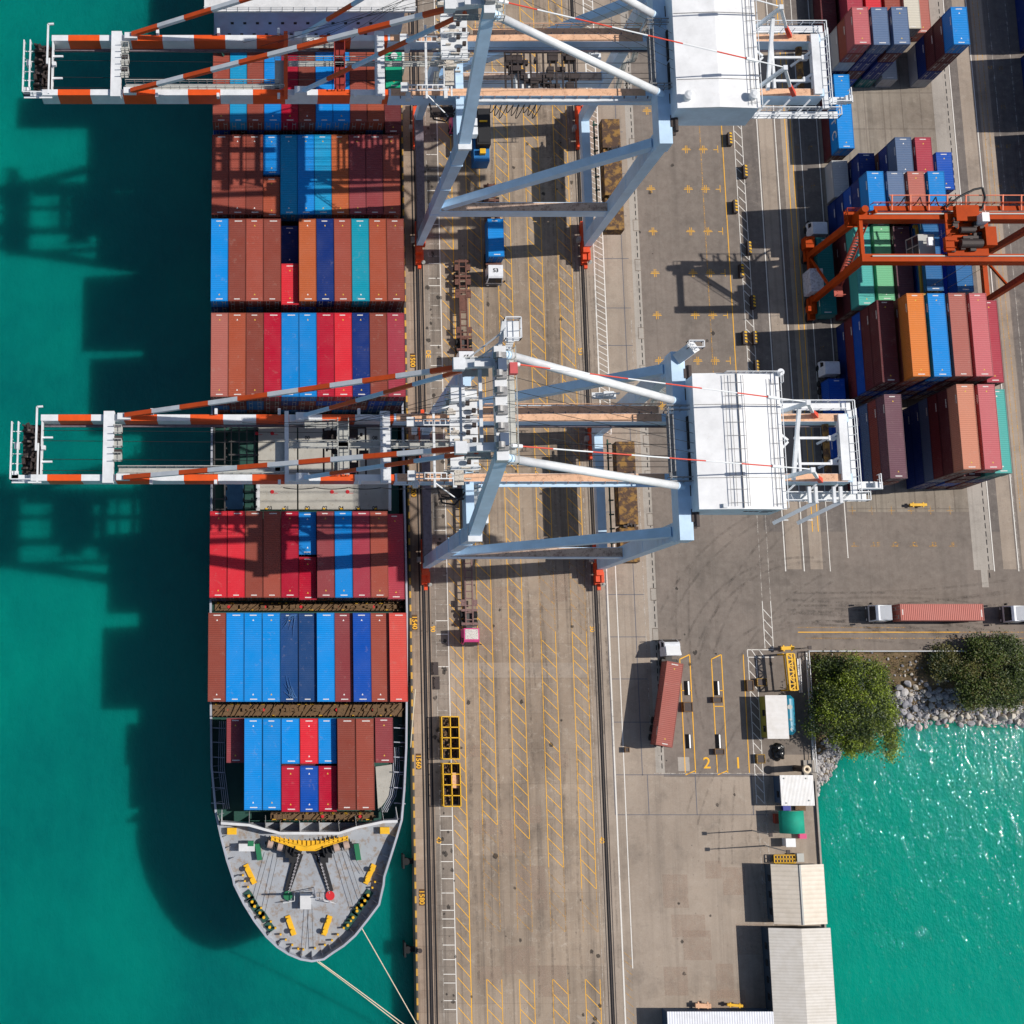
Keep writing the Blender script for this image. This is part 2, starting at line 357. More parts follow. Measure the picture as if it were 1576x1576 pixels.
# weigh lanes
for xs in ((61.2, 62.7), (65.9, 67.4)):
    pts = [(xs[0], 7.9), (xs[1], 8.6)]; yl.strip(pts[0], pts[1], .14, Z1)
    for x in xs: yl.strip((x, 8.6 if x == xs[1] else 7.9), (x-.02, -8.6), .13, Z1)
    yl.strip((xs[0], -8.9), (xs[1], -8.3), .13, Z1); yl.strip((xs[0], 3.3), (xs[1], 3.3), .12, Z1); yl.strip((xs[0], 1.0), (xs[1], 1.0), .12, Z1)
yl.strip((70.65, 8.6), (70.55, -8.6), .12, Z1)
yl.strip((79, 11.9), (103, 11.9), .12, Z1); yf.strip((103, 11.9), (140, 11.9), .1, Z1); yf.strip((80, 11.0), (140, 11.0), .1, Z1); yf.strip((79, 12.6), (95, 12.6), .08, Z1)
wf.strip((56.6, -8.7), (73, -8.7), .12, Z1)
# yellow crosses in the field of parking positions
for Y in (94.5, 88, 81.4, 74.4, 67.6, 60.8, 53.5, 46.4):
    for X in (60.4, 66.3, 69.0, 71.3):
        mb = yl
        if X < 71: 
            mb.strip((X-.7, Y), (X+.7, Y), .09, Z1); mb.strip((X-.6, Y+.22), (X+.6, Y+.22), .07, Z1)
            mb.strip((X-.12, Y-.6), (X-.12, Y+.7), .08, Z1); mb.strip((X+.14, Y-.6), (X+.14, Y+.7), .07, Z1)
        else: mb.strip((X-.7, Y), (X, Y), .09, Z1); mb.strip((X, Y-.5), (X, Y+.7), .08, Z1)
yl.strip((72.1, 42), (72.1, 128), .12, Z1+.002)
for i in range(6):
    X = 88.4+2.95*i; yf.strip((X-.5, 30.2), (X+.5, 30.2), .1, Z1); yf.strip((X, 29.6), (X, 30.9), .12, Z1)
    yf.strip((X-.6, 24.8), (X+.6, 24.8), .1, Z1); yf.strip((X-.1, 24.8), (X-.1, 25.4), .2, Z1)
structure('yellow_markings', yl, M_yel); structure('faded_yellow_markings', yf, M_yelf); structure('white_markings', wl, M_wht); structure('faded_white_markings', wf, M_whtf)
# concrete joints of the landside slabs (blue-grey sealant)
j = MB()
for Y in (23.8, 17.5, 11.2, 5, -1.3, -8.9, -14.6, 30, 38, 50, 56, 62, 70, 77, 84, 91): j.strip((50.9, Y), (56.4 if Y > -8 else 73, Y), .1, .012)
for X, y0, y1 in ((55.6, -14.6, -8.9), (62.6, -14.6, -8.9), (70.8, -14.6, -8.9), (50.7, -14.6, 26), (55.4, 26, 120), (54.9, -9, 26)): j.strip((X, y0), (X, y1), .1, .012)
structure('slab_joints', j, paint('sealant', (96, 98, 108), .8))
# tyre marks, scuffs and oil stains
def film(name, rgb, op, lo, hi, sc):
    m, t, b = nodes(name); co = coords(t); b.inputs['Base Color'].default_value = lin(*rgb); b.inputs['Roughness'].default_value = .8
    f = ramp(t, noise_node(t, co, sc, 6, .8), lo, hi, (0, 0, 0, 1), (op, op, op, 1)); tr = t.nodes.new('ShaderNodeBsdfTransparent'); mx = t.nodes.new('ShaderNodeMixShader')
    t.links.new(f, mx.inputs[0]); t.links.new(tr.outputs[0], mx.inputs[1]); t.links.new(b.outputs[0], mx.inputs[2]); t.links.new(mx.outputs[0], t.nodes['Material Output'].inputs[0]); return m
tm = MB(); sm = MB(); pm = MB(); rr = random.Random(77)
def arc(x, y, h0, curv, L, wd, gap=1.9):
    for off in (0, gap):
        px_, py_, h = x+off*math.sin(h0), y-off*math.cos(h0), h0; pts = []
        for k in range(int(L/1.0)): pts.append((px_, py_)); px_ += math.cos(h); py_ += math.sin(h); h += curv
        for a, b_ in zip(pts, pts[1:]): tm.strip(a, b_, wd, Z1+.006)
for i in range(46): arc(rr.choice((30.2, 34.7, 39.4, 44.1, 48))+rr.uniform(-1, 1), rr.uniform(-44, 100), math.pi/2+rr.uniform(-.05, .05), rr.uniform(-.003, .003), rr.uniform(14, 42), rr.uniform(.22, .42))
for i in range(5): arc(rr.uniform(60, 74), rr.uniform(-40, 5), rr.uniform(1.2, 1.9), rr.uniform(-.03, .03), rr.uniform(12, 26), .3)
for i in range(5): arc(rr.uniform(58, 70), rr.uniform(5, 15), rr.uniform(.7, 1.4), rr.uniform(-.06, -.02), rr.uniform(16, 30), .35)
for i in range(10): arc(rr.uniform(76, 82), rr.uniform(12.8, 18), rr.uniform(-.05, .08), rr.uniform(-.01, .01), rr.uniform(20, 36), .35)
for i in range(170):
    x, y = (rr.uniform(24.6, 27), rr.uniform(-45, 100)) if i < 80 else ((rr.uniform(27, 48), rr.uniform(-44, 100)) if i < 140 else (rr.uniform(58, 76), rr.uniform(-40, 90))); r = rr.uniform(.1, .38)
    n_ = 11; sm.sheet([(x+r*rr.uniform(.6, 1.2)*math.cos(6.283*k/n_), y+r*rr.uniform(.6, 1.5)*math.sin(6.283*k/n_)) for k in range(n_)], Z1+.009+i*1e-5)
for i in range(16):
    x, y, w_, h_ = rr.uniform(28, 45), rr.uniform(-44, 18), rr.uniform(1.5, 4.6), rr.uniform(1.5, 5); pm.sheet([(x, y), (x+w_, y), (x+w_, y+h_), (x, y+h_)], .010+i*1e-4)
for i in range(9):
    x, y, w_, h_ = rr.uniform(56, 70), rr.uniform(-42, -17), rr.uniform(2, 5), rr.uniform(2, 5); pm.sheet([(x, y), (x+w_, y), (x+w_, y+h_), (x, y+h_)], .0105+i*1e-4)
structure('tyre_marks', tm, film('tyre_film', (60, 52, 48), .27, .42, .68, .8)); structure('oil_stains', sm, film('oil_film', (30, 27, 26), .55, .3, .5, 1.2)); structure('paving_patches', pm, film('patch_film', (176, 152, 134), .38, .3, .6, .7))
# painted numbers
def ground_text(txt, px, py, size, rz, m, nm='painted_number'):
    q = W(px, py, 0); me = text_mesh(txt, size, (q.x, q.y, .02), math.radians(rz), m, nm, bold=.008*size); add_mesh(nm, me, structure_=True)
box_m = flat('number_plate_brown', (86, 62, 40), .9)
for txt, px, py in (('1500', 635, 555), ('1520', 636.5, 754), ('1540', 638, 958), ('1560', 644, 1172), ('1580', 649, 1381)):
    q = W(px, py); b_ = MB(); b_.sheet([(q.x-.4, q.y-1.15), (q.x+.4, q.y-1.15), (q.x+.4, q.y+1.15), (q.x-.4, q.y+1.15)], .016); structure('number_background', b_, box_m)
    ground_text(txt, px, py, 1.02, -90, M_yel)
for txt, px, py, s_ in (('DE', 659, 545, 1.0), ('SD', 893, 541, 1.0), ('90', 666, 968, .95), ('40', 675, 1293, .95), ('40', 926, 1293, .95), ('30', 911, 968, .95)): ground_text(txt, px, py, s_, -90, M_yel)
ground_text('2', 1088, 1175, 2.3, 0, M_yel); ground_text('1', 1136, 1175, 2.3, 0, M_yel)
for txt, px, py in (('B', 1352, 837), ('C', 1379.5, 837), ('D', 1408, 837), ('E', 1439, 837), ('F', 1467, 837)): ground_text(txt, px, py, .9, 180, M_yelf)
for txt, px, py in (('22', 1227, 227), ('23', 1247, 227), ('20', 1233, 288), ('21', 1251, 287), ('18', 1240, 351), ('27', 1540, 104), ('28', 1524, 104), ('25', 1544, 164), ('23', 1552, 225), ('24', 1535, 225), ('21', 1559, 287), ('22', 1539, 287), ('13', 1265, 535)): ground_text(txt, px, py, .8, 180, M_yelf)

# ---- water
m, t, b = nodes('harbour_water'); _m['water'] = m
geo = t.nodes.new('ShaderNodeNewGeometry'); co = geo.outputs['Position']
sep = t.nodes.new('ShaderNodeSeparateXYZ'); t.links.new(co, sep.inputs[0])
n1 = noise_node(t, co, .03, 4, .6); n2 = noise_node(t, co, .25, 4, .6)
colw = mix(t, ramp(t, n1, .35, .65), lin(0, 106, 102), lin(0, 132, 118))
f = t.nodes.new('ShaderNodeMapRange'); f.inputs[1].default_value = 20; f.inputs[2].default_value = 75; t.links.new(sep.outputs[0], f.inputs[0])
colw = mix(t, f.outputs[0], colw, lin(0, 148, 128))
colw = mix(t, ramp(t, n2, .4, .8, (0, 0, 0, 1), (.18, .18, .18, 1)), colw, lin(0, 90, 92))
n5 = noise_node(t, co, 1.2, 5, .75, (1, .6, 1)); colw = mix(t, ramp(t, n5, .4, .8, (0, 0, 0, 1), (.22, .22, .22, 1)), colw, lin(10, 140, 128))
t.links.new(colw, b.inputs['Base Color']); b.inputs['Roughness'].default_value = .04; b.inputs['IOR'].default_value = 1.33
b.inputs['Specular IOR Level'].default_value = .5
w1 = noise_node(t, co, .55, 3, .6, (1.0, .55, 1)); w2 = noise_node(t, co, 3.2, 3, .65, (1.0, .6, 1))
ad = t.nodes.new('ShaderNodeMath'); ad.operation = 'ADD'; mu = t.nodes.new('ShaderNodeMath'); mu.operation = 'MULTIPLY'; mu.inputs[1].default_value = .30
t.links.new(w2, mu.inputs[0]); t.links.new(w1, ad.inputs[0]); t.links.new(mu.outputs[0], ad.inputs[1])
bump(t, b, ad.outputs[0], .85, .205)
b.inputs['Subsurface Weight'].default_value = 1.0; b.inputs['Subsurface Radius'].default_value = (.6, 1.0, 1.0); b.inputs['Subsurface Scale'].default_value = 14.0
s = MB(); s.sheet([(-1500, -1500), (1500, -1500), (1500, 1500), (-1500, 1500)], -3.0); structure('harbour_water', s, m)

# ---- rocky shore in the corner of the basin
def yshore(x):
    pts = [(79, -12.5), (81.5, -11.5), (83, -10), (84.5, -7.5), (86, -5), (90, -3), (95, -1.6), (103, -1.3), (112, -1.7), (140, -2)]
    for (a, ya), (b_, yb) in zip(pts, pts[1:]):
        if a <= x <= b_: return ya+(yb-ya)*(x-a)/(b_-a)
    return pts[0][1] if x < 79 else -2
def shore_z(x, y):
    ys = yshore(x); d = (9.2-y)/(9.2-ys); dx = 1.0
    z = -.15-2.85*max(0, d)**1.5
    return z+.25*noise.noise(Vector((x*.7, y*.7, 0)))+.12*noise.noise(Vector((x*2.1, y*2.1, 5)))-.05
s = MB(); nx, ny = 150, 60; vs_ = []
for jy in range(ny+1):
    for ix in range(nx+1):
        x = 80.25+ix*(140-80.25)/nx; y = 9.15-jy*24/ny; vs_.append((x, y, shore_z(x, y) if jy else -.1))
s.add(vs_, [(a, a+nx+1, a+nx+2, a+1) for jy in range(ny) for a in range(jy*(nx+1), jy*(nx+1)+nx)])
m, t, b = nodes('shore_soil'); co = coords(t); nn = noise_node(t, co, .5, 6, .7); n3 = noise_node(t, co, 3, 5, .7)
col = mix(t, ramp(t, nn, .35, .65), lin(92, 74, 56), lin(140, 116, 88)); col = mix(t, ramp(t, n3, .4, .7), col, lin(84, 76, 48))
t.links.new(col, b.inputs['Base Color']); b.inputs['Roughness'].default_value = .95; bump(t, b, n3, .6, .1)
o = s.build('shore_bank', m, smooth=True); o['kind'] = 'structure'
# boulders: each its own thing
rock_m = []
for i, c_ in enumerate(((184, 180, 178), (158, 156, 160), (192, 184, 172), (136, 136, 142))): rock_m.append(paint('boulder_stone_%d' % i, c_, .9, 0, .5, (90, 80, 70), 1.5, .55))
rock_me = []
for i in range(8):
    bm = bmesh.new(); bmesh.ops.create_icosphere(bm, subdivisions=2, radius=1)
    r_ = random.Random(i)
    cuts = [Vector((r_.uniform(-1, 1), r_.uniform(-1, 1), r_.uniform(-1, 1))).normalized() for _ in range(9)]
    for v in bm.verts:
        for c_ in cuts:
            d = v.co.dot(c_)
            if d > .68: v.co -= c_*(d-.68)
        v.co += Vector((noise.noise(v.co*1.7+Vector((i*9, 0, 0))),)*3)*.1
        v.co.z *= .75
    me = bpy.data.meshes.new('boulder'); bm.to_mesh(me); bm.free(); me.materials.append(rock_m[i % 4]); rock_me.append(me)
rr = random.Random(11); placed = []
def try_rock(x, y, r):
    for (a, b_, c_) in placed:
        if (a-x)**2+(b_-y)**2 < (.68*(c_+r))**2: return
    placed.append((x, y, r)); o = bpy.data.objects.new('boulder', rock_me[rr.randrange(8)]); C.objects.link(o)
    o.location = (x, y, shore_z(x, y)+r*.25); o.scale = (r, r*rr.uniform(.7, 1), r*rr.uniform(.7, 1)); o.rotation_euler = (rr.uniform(-.4, .4), rr.uniform(-.4, .4), rr.uniform(0, 6.3))
    tag(o, 'grey angular boulder in the rock bank at the edge of the green basin', 'boulder', 'boulders along the shore of the basin')
n_try = 0
while len(placed) < 290 and n_try < 9000:
    n_try += 1; u = rr.random()
    if u < .8: x = rr.uniform(91.5, 115); y = yshore(x)+rr.uniform(-.5, 6.0 if x < 100 else (4.4 if x < 104 else 2.2)); r = rr.uniform(.38, .82)
    elif u < .93: x = rr.uniform(80.6, 86); y = yshore(x)+rr.uniform(-.4, 7); r = rr.uniform(.2, .5)
    else: x = rr.uniform(81, 110); y = rr.uniform(4, 8.9); r = rr.uniform(.12, .32)
    try_rock(x, y, r)
# rubble between the boulders
s = MB(); rr = random.Random(51)
for i in range(2600):
    x = rr.uniform(91, 115) if rr.random() < .75 else rr.uniform(80.5, 85.5); y = yshore(x)+rr.uniform(-.6, 5.0 if x < 104 else 3.0); r = rr.uniform(.08, .26); z = shore_z(x, y)
    s.cur = rr.choice((0, 1, 0)); a = rr.uniform(0, 3)
    pts = [(x+r*rr.uniform(.7, 1.2)*math.cos(a+k*1.257), y+r*rr.uniform(.7, 1.2)*math.sin(a+k*1.257), z+rr.uniform(-.02, .08)) for k in range(5)]
    s.add(pts+[(x, y, z+r*.8)], [(k, (k+1) % 5, 5) for k in range(5)])
o = s.build('rubble', [rock_m[0], rock_m[1]]); o['kind'] = 'stuff'; tag(o, 'small grey rubble filling the gaps between the boulders on the shore', 'rubble')
# dry grass tufts
s = MB(); rr = random.Random(5)
for i in range(5200):
    x = rr.uniform(80.6, 116); y = rr.uniform(yshore(x)+4.5, 9.0)
    if noise.noise(Vector((x*.5, y*.5, 3))) < -.08: continue
    z = shore_z(x, y); a = rr.uniform(0, 6.3); h = rr.uniform(.15, .45); l = rr.uniform(.1, .35)
    s.cur = rr.choice((0, 0, 1)); s.add([(x-.05*math.cos(a), y-.05*math.sin(a), z), (x+.05*math.cos(a), y+.05*math.sin(a), z), (x+l*math.sin(a), y+l*math.cos(a), z+h)], [(0, 1, 2)])
o = s.build('shore_grass', [flat('dry_grass', (150, 124, 78), .9), flat('green_grass', (88, 92, 44), .9)]); o['kind'] = 'stuff'; tag(o, 'dry brown grass and weeds growing on the bank below the fence', 'grass')
# ================================================================ CONTAINERS
COL = {'blue': (0, 142, 226), 'sky blue': (16, 160, 214), 'turquoise': (0, 160, 185), 'navy': (0, 46, 122), 'royal blue': (0, 82, 184), 'dusty blue': (22, 70, 126), 'slate blue': (96, 118, 152), 'steel blue': (40, 112, 172),
       'red': (226, 44, 58), 'crimson': (188, 16, 50), 'brown': (146, 70, 56), 'rust brown': (164, 78, 62), 'orange brown': (172, 82, 56), 'rose brown': (150, 66, 70), 'salmon': (186, 108, 96), 'tan': (214, 140, 112),
       'rose': (176, 60, 76), 'orange': (236, 134, 56), 'dull orange': (192, 98, 56), 'maroon': (104, 44, 48), 'coral': (222, 84, 74), 'teal': (84, 186, 176), 'dark teal': (20, 116, 116), 'green': (122, 200, 150), 'emerald': (0, 172, 128),
       'grey': (148, 152, 158), 'cream': (222, 214, 196), 'pale grey': (196, 196, 196), 'purple brown': (112, 76, 86), 'pink': (206, 108, 112), 'dark red': (120, 42, 48)}
def gain(c, k=.92): return (c[0]*k, c[1]*k, c[2]*k, 1)
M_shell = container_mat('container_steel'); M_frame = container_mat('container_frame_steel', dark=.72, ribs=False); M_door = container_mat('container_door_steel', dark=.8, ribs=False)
M_letter = flat('container_lettering', (232, 228, 222), .7); M_ytri = flat('container_warning_mark', (214, 176, 60), .7); M_rod = flat('lock_rod_grey', (150, 146, 142), .5)
def proto_container(L, H=2.59, style=0):
    w_ = 2.438; root = bpy.data.objects.new('shipping_container', None); C.objects.link(root); root.empty_display_size = .5
    b = MB(); a = w_/2; h = L/2
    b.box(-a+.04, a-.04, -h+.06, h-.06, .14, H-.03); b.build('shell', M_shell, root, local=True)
    f = MB()
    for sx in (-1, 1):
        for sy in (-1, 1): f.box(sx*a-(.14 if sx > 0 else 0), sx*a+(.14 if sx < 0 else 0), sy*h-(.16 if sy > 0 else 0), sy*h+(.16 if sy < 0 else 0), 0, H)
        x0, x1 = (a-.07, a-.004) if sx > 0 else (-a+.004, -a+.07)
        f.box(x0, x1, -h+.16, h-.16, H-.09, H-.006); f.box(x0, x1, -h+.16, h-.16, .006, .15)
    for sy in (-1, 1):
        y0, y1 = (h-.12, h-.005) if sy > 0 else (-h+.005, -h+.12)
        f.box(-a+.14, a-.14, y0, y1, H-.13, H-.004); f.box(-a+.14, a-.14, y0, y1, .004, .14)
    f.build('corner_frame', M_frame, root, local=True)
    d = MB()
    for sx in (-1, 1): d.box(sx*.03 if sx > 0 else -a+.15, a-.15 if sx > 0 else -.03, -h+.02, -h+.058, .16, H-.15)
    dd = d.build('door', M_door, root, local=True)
    r = MB()
    for x in (-.85, -.4, .4, .85): r.tube((x, -h-.005, .2), (x, -h-.005, H-.2), .03, n=6)
    r.cbox((-.62, -h+.012, 1.2), (.35, .02, .3)); r.cbox((.62, -h+.012, 1.9), (.5, .02, .22))
    r.build('lock_rods', M_rod, dd, local=True)
    t = MB(); rr_ = random.Random(style*7+int(L))
    for sy in (-1, 1):
        x = -.55+.2*rr_.random(); x1 = x+rr_.uniform(.7, 1.0)
        while x < x1:
            k = rr_.uniform(.06, .12); t.sheet([(x, sy*(h-.34)-.07), (x+k*.8, sy*(h-.34)-.07), (x+k*.8, sy*(h-.34)+.07), (x, sy*(h-.34)+.07)], H-.024); x += k
        if style != 2:
            t.cur = 1 if style == 0 else 0; y = sy*(h-1.0); t.add([(-.12, y-.11, H-.024), (.12, y-.11, H-.024), (0, y+.13, H-.024)], [(0, 1, 2)]); t.cur = 0
    for sx in (-1, 1):
        y = h-1.5
        while y > h-2.7:
            k = rr_.uniform(.1, .16); xx = sx*(a-.034); q = [(xx, y, H-.55), (xx, y+k*.8, H-.55), (xx, y+k*.8, H-.33), (xx, y, H-.33)]; t.add(q if sx > 0 else q[::-1], [(0, 1, 2, 3)]); y -= k
        if style == 1 and L > 8:
            y = -2.4
            while y < 2.4:
                k = rr_.uniform(.45, .6); xx = sx*(a-.034); q = [(xx, y, 1.0), (xx, y+k*.7, 1.0), (xx, y+k*.7, 1.6), (xx, y, 1.6)]
                y += k
    t.build('lettering', [M_letter, M_ytri], root, local=True)
    return root
PROTO = {}
def proto(L, style):
    k = (L, style)
    if k not in PROTO: PROTO[k] = [proto_container(L, 2.59, style), False]
    return PROTO[k]
crng = random.Random(21)
def container(xl, ys, zb, L, colour, label, group, rz=0.0, centre=False, zscale=1.0, style=None):
    """xl: west side, ys: south end (or the centre when centre=True), zb: underside"""
    pr = proto(L, crng.choice((0, 0, 1, 2)) if style is None else style)
    if not pr[1]: o = pr[0]; pr[1] = True
    else: o = copy_tree(pr[0])
    o.location = (xl, ys, zb) if centre else (xl+1.219, ys+L/2, zb); o.rotation_euler = (0, 0, rz); o.scale = (1, 1, zscale)
    c = lin(*COL[colour]); j = crng.uniform(.9, 1.08); cc = (min(1, c[0]*j*.95), min(1, c[1]*j*.95), min(1, c[2]*j*.95), 1)
    for ch in o.children_recursive: ch.color = cc
    tag(o, label, 'container', group); return o
ORD = ['leftmost', 'second from left', 'third from left', 'fourth from left', 'fifth from left', 'sixth from left', 'seventh from left', 'eighth from left', 'ninth from left', 'tenth from left', 'rightmost']
TIER = {0: 'top tier', 1: 'second tier down', 2: 'third tier down', 3: 'fourth tier down'}
low_cols = ['maroon', 'brown', 'rust brown', 'maroon', 'navy', 'steel blue', 'royal blue', 'maroon', 'dark red']
def ship_row(xl, xr, ys, ztop, rowname, cols, tiers, south=1, n=None, first=0):
    """cols: list of colour | (north20, south20, drop) | None ; px measured on the row's top face"""
    n = n or len(cols); A, B_ = W(xl, ys, ztop), W(xr, ys, ztop); pitch = (B_.x-A.x)/n
    for i, c in enumerate(cols):
        x = A.x+pitch*i+.02; pos = ORD[i+first] if not (i+first == 10 and len(cols)+first < 11) else ORD[10]
        if c is None: continue
        drop = 0
        if isinstance(c, tuple):
            nn, ss, drop = c[:3]; d2 = c[3] if len(c) > 3 else drop
            if nn == '40': container(x, A.y, ztop-drop-2.59, 12.19, ss, '%s container, %s, %s, %s' % (ss, pos, TIER[0], rowname), 'containers stowed on the ship')
            else:
                if nn: container(x, A.y+6.13, ztop-d2-2.59, 6.06, nn, 'short %s container, %s, north half, %s' % (nn, pos, rowname), 'containers stowed on the ship')
                if ss: container(x, A.y-.25, ztop-drop-2.59, 6.06, ss, 'short %s container, %s, south half, %s' % (ss, pos, rowname), 'containers stowed on the ship')
        else: container(x, A.y, ztop-2.59, 12.19, c, '%s container, %s, %s, %s' % (c, pos, TIER[0], rowname), 'containers stowed on the ship')
        for k in range(1, tiers):
            if k < south or i+first in (0, 10):
                cc = crng.choice(low_cols)
                container(x, A.y, ztop-max(drop, 0)-2.59-2.62*k-(0 if drop < 2 else 0), 12.19, cc, '%s container, %s, %s, %s' % (cc, pos, TIER[min(k, 3)], rowname), 'containers stowed on the ship')
ship_row(327, 592, 188, 17.6, 'seventh row from the bow', ['rust brown', 'sky blue', 'brown', 'blue', 'crimson', 'brown', 'blue', 'blue', 'rust brown', 'orange brown'], 5, 2)
A_ = W(592.5, 205, 14.6); container(A_.x, A_.y, 12.0, 12.19, 'maroon', 'maroon container, rightmost, a tier lower, seventh row from the bow', 'containers stowed on the ship')
A_ = W(595, 142, 16.4); container(A_.x-.2, A_.y+.3, 14.63, 6.06, 'emerald', 'short emerald green container beside the white boom tie, seventh row from the bow', 'containers stowed on the ship')
ship_row(325.4, 617, 330, 15.7, 'sixth row from the bow', ['rust brown', 'rust brown', 'brown', ('blue', 'orange brown', .25, .1), 'sky blue', 'blue', 'sky blue', 'dull orange', 'rose brown', 'rose brown', 'rust brown'], 4, 1)
ship_row(323.8, 624, 463.5, 17.6, 'fifth row from the bow', ['blue', 'brown', 'rust brown', 'brown', ('navy', 'red', .8, 2.7), 'dull orange', 'navy', 'rust brown', 'turquoise', 'orange brown', 'brown'], 4, 2)
ship_row(323.8, 625, 610.5, 16.4, 'fourth row from the bow', ['salmon', 'orange brown', 'brown', 'crimson', 'blue', 'blue', 'crimson', 'red', 'navy', 'brown', 'rose'], 4, 4)
ship_row(322, 626.5, 919.7, 12.9, 'third row from the bow', ['red', 'red', 'brown', 'rust brown', 'crimson', ('blue', 'crimson', .8), 'rose brown', 'blue', 'rose', 'rust brown', ('40', 'rose', 2.5)], 3, 2)
ship_row(319.5, 628.5, 1080, 13.4, 'second row from the bow', ['brown', 'blue', 'blue', 'blue', ('40', 'dusty blue', .45), ('40', 'dusty blue', .35), 'blue', ('40', 'rose brown', .4), 'royal blue', ('40', 'rust brown', .35), 'coral'], 3, 1)
ship_row(375.5, 577.8, 1246.8, 14.0, 'bow row', ['blue', 'blue', ('blue', 'crimson', .2), ('red', 'royal blue', .2), ('blue', 'crimson', .8), 'brown', 'rust brown'], 3, 2, first=2)
A_ = W(348.5, 1174, 12.2); container(A_.x, A_.y, 9.6, 6.06, 'rose brown', 'short rose brown container standing alone at the left end of the bow row', 'containers stowed on the ship')
A_ = W(577.5, 1174, 13.4); container(A_.x+.05, A_.y, 10.8, 6.06, 'rose brown', 'short rose brown container at the right end of the bow row', 'containers stowed on the ship')
# wrinkled tarpaulin over the navy container in the second row
A0 = W(432, 1078, 13.0); tp = MB(); r_ = random.Random(6)
for y0, s_ in ((A0.y+.3, 1), (A0.y+11.8, -1)):
    for k in range(15):
        a_ = r_.uniform(.15, 1.45); L_ = r_.uniform(1.2, 3.4); x0 = A0.x+r_.uniform(1.3, 2.3); p0 = Vector((x0, y0, 13.03)); p1 = p0+Vector((-math.cos(a_)*min(L_, 1.6), s_*math.sin(a_)*L_, .03)); p1.x = max(p1.x, A0.x+.15)
        tp.beam(p0, p1, .05, .07, .015, .03)
o = tp.build('tarpaulin_folds', flat('tarp_fold', (70, 110, 160), .35)); tag(o, 'bright folds of the blue tarpaulin over the fifth container, second row from the bow', 'tarpaulin')
# ---- yard stacks (columns of the block, west to east)
CX_ = [87.95+2.97*i for i in range(6)]; YG = 'containers stacked in the yard'; TP = 2.65
BAYN = {}
def stack(ci, ys, L, cols, bay, x=None, zs=1.0):
    """cols from the ground up; None = not modelled because hidden"""
    n = len(cols); x = CX_[ci] if x is None else x
    for k, c in enumerate(cols):
        if c is None: continue
        lev = 'top' if k == n-1 else ('ground' if k == 0 else ['', 'second', 'third', 'fourth', 'fifth'][k])
        container(x+crng.uniform(-.04, .04), ys+crng.uniform(-.05, .05), k*TP+.02, L, c, '%s%s container, %s level, %s yard stack, %s' % ('short ' if L < 8 else '', c, lev, ['first', 'second', 'third', 'fourth', 'fifth', 'sixth'][ci], bay), YG)
b1 = 'southern block'; b2 = 'block with the orange container'; b3 = 'block under the orange gantry'; b4 = 'bay north of the orange gantry'; b5 = 'bay with the pink container'; b6 = 'bay by the bare yard floor'; b7 = 'northern bay'; b8 = 'bay at the top edge'
stack(0, 32.7, 12.19, ['maroon', 'navy', 'slate blue', 'brown', 'purple brown'], b1)
stack(3, 33.5, 12.19, ['navy', 'navy', 'slate blue', 'dark red', 'maroon', 'tan'], b1)
stack(4, 33.5, 12.19, ['maroon', 'royal blue', 'maroon', 'maroon', None, 'pink'], b1)
stack(5, 33.5, 12.19, ['maroon', 'brown', 'navy', 'dark teal', 'teal'], b1)
stack(0, 46.7, 12.19, ['navy', 'dark red', 'royal blue', 'maroon', 'maroon'], b2)
stack(1, 46.8, 12.19, ['brown', 'navy', 'royal blue', 'maroon', 'rust brown', 'orange'], b2)
stack(2, 46.8, 12.19, ['brown', 'navy', 'maroon', 'royal blue', 'navy', 'blue'], b2)
stack(3, 46.8, 12.19, [None, 'maroon', 'navy', 'brown', 'maroon', 'salmon'], b2)
stack(4, 46.8, 12.19, [None, None, 'maroon', 'brown', 'maroon', 'pink'], b2)
stack(5, 46.6, 12.19, ['navy', 'brown', 'maroon', 'brown', 'rose'], b2)
stack(0, 59.9, 12.19, ['dark red', 'maroon', 'teal'], b3); stack(1, 60.6, 12.19, [None, 'dark teal', 'green'], b3)
stack(2, 60.0, 12.19, [None, 'navy', 'purple brown'], b3); stack(3, 61.2, 12.19, [None, 'navy', 'royal blue', 'steel blue'], b3); stack(5, 62.0, 12.19, ['navy', 'royal blue', 'steel blue'], b3)
stack(0, 72.5, 6.06, ['navy', 'navy', 'royal blue', 'navy', 'blue'], b4); stack(1, 72.5, 6.06, [None, 'navy', 'dark teal', 'navy', 'slate blue'], b4)
stack(2, 72.5, 6.06, [None, 'dark teal', 'maroon', 'maroon', 'salmon'], b4); stack(3, 72.5, 6.06, [None, 'maroon', 'navy', 'royal blue', 'blue'], b4)
stack(0, 79.0, 6.06, ['pale grey'], b5); stack(1, 79.0, 6.06, ['navy', 'navy'], b5); stack(2, 79.0, 6.06, ['navy', 'brown', 'navy', 'slate blue'], b5)
stack(3, 79.0, 6.06, ['navy', 'maroon', 'maroon', 'rose'], b5); stack(5, 79.1, 6.06, ['maroon', 'royal blue'], b5)
stack(0, 85.8, 12.19, ['maroon', 'blue'], b6)
stack(0, 98.5, 6.06, ['navy', 'navy', 'pale grey', 'rust brown', 'pink'], b7, 87.7); stack(1, 98.5, 6.06, ['royal blue', 'maroon', 'navy', 'navy', 'slate blue'], b7, 90.5)
stack(2, 98.5, 6.06, ['dark teal', 'navy', 'navy', 'maroon', 'slate blue'], b7, 93.55); stack(5, 98.5, 6.06, ['pale grey', 'navy', 'maroon', 'maroon', 'blue'], b7, 102.45)
stack(3, 98.5, 6.06, ['pale grey'], b7)
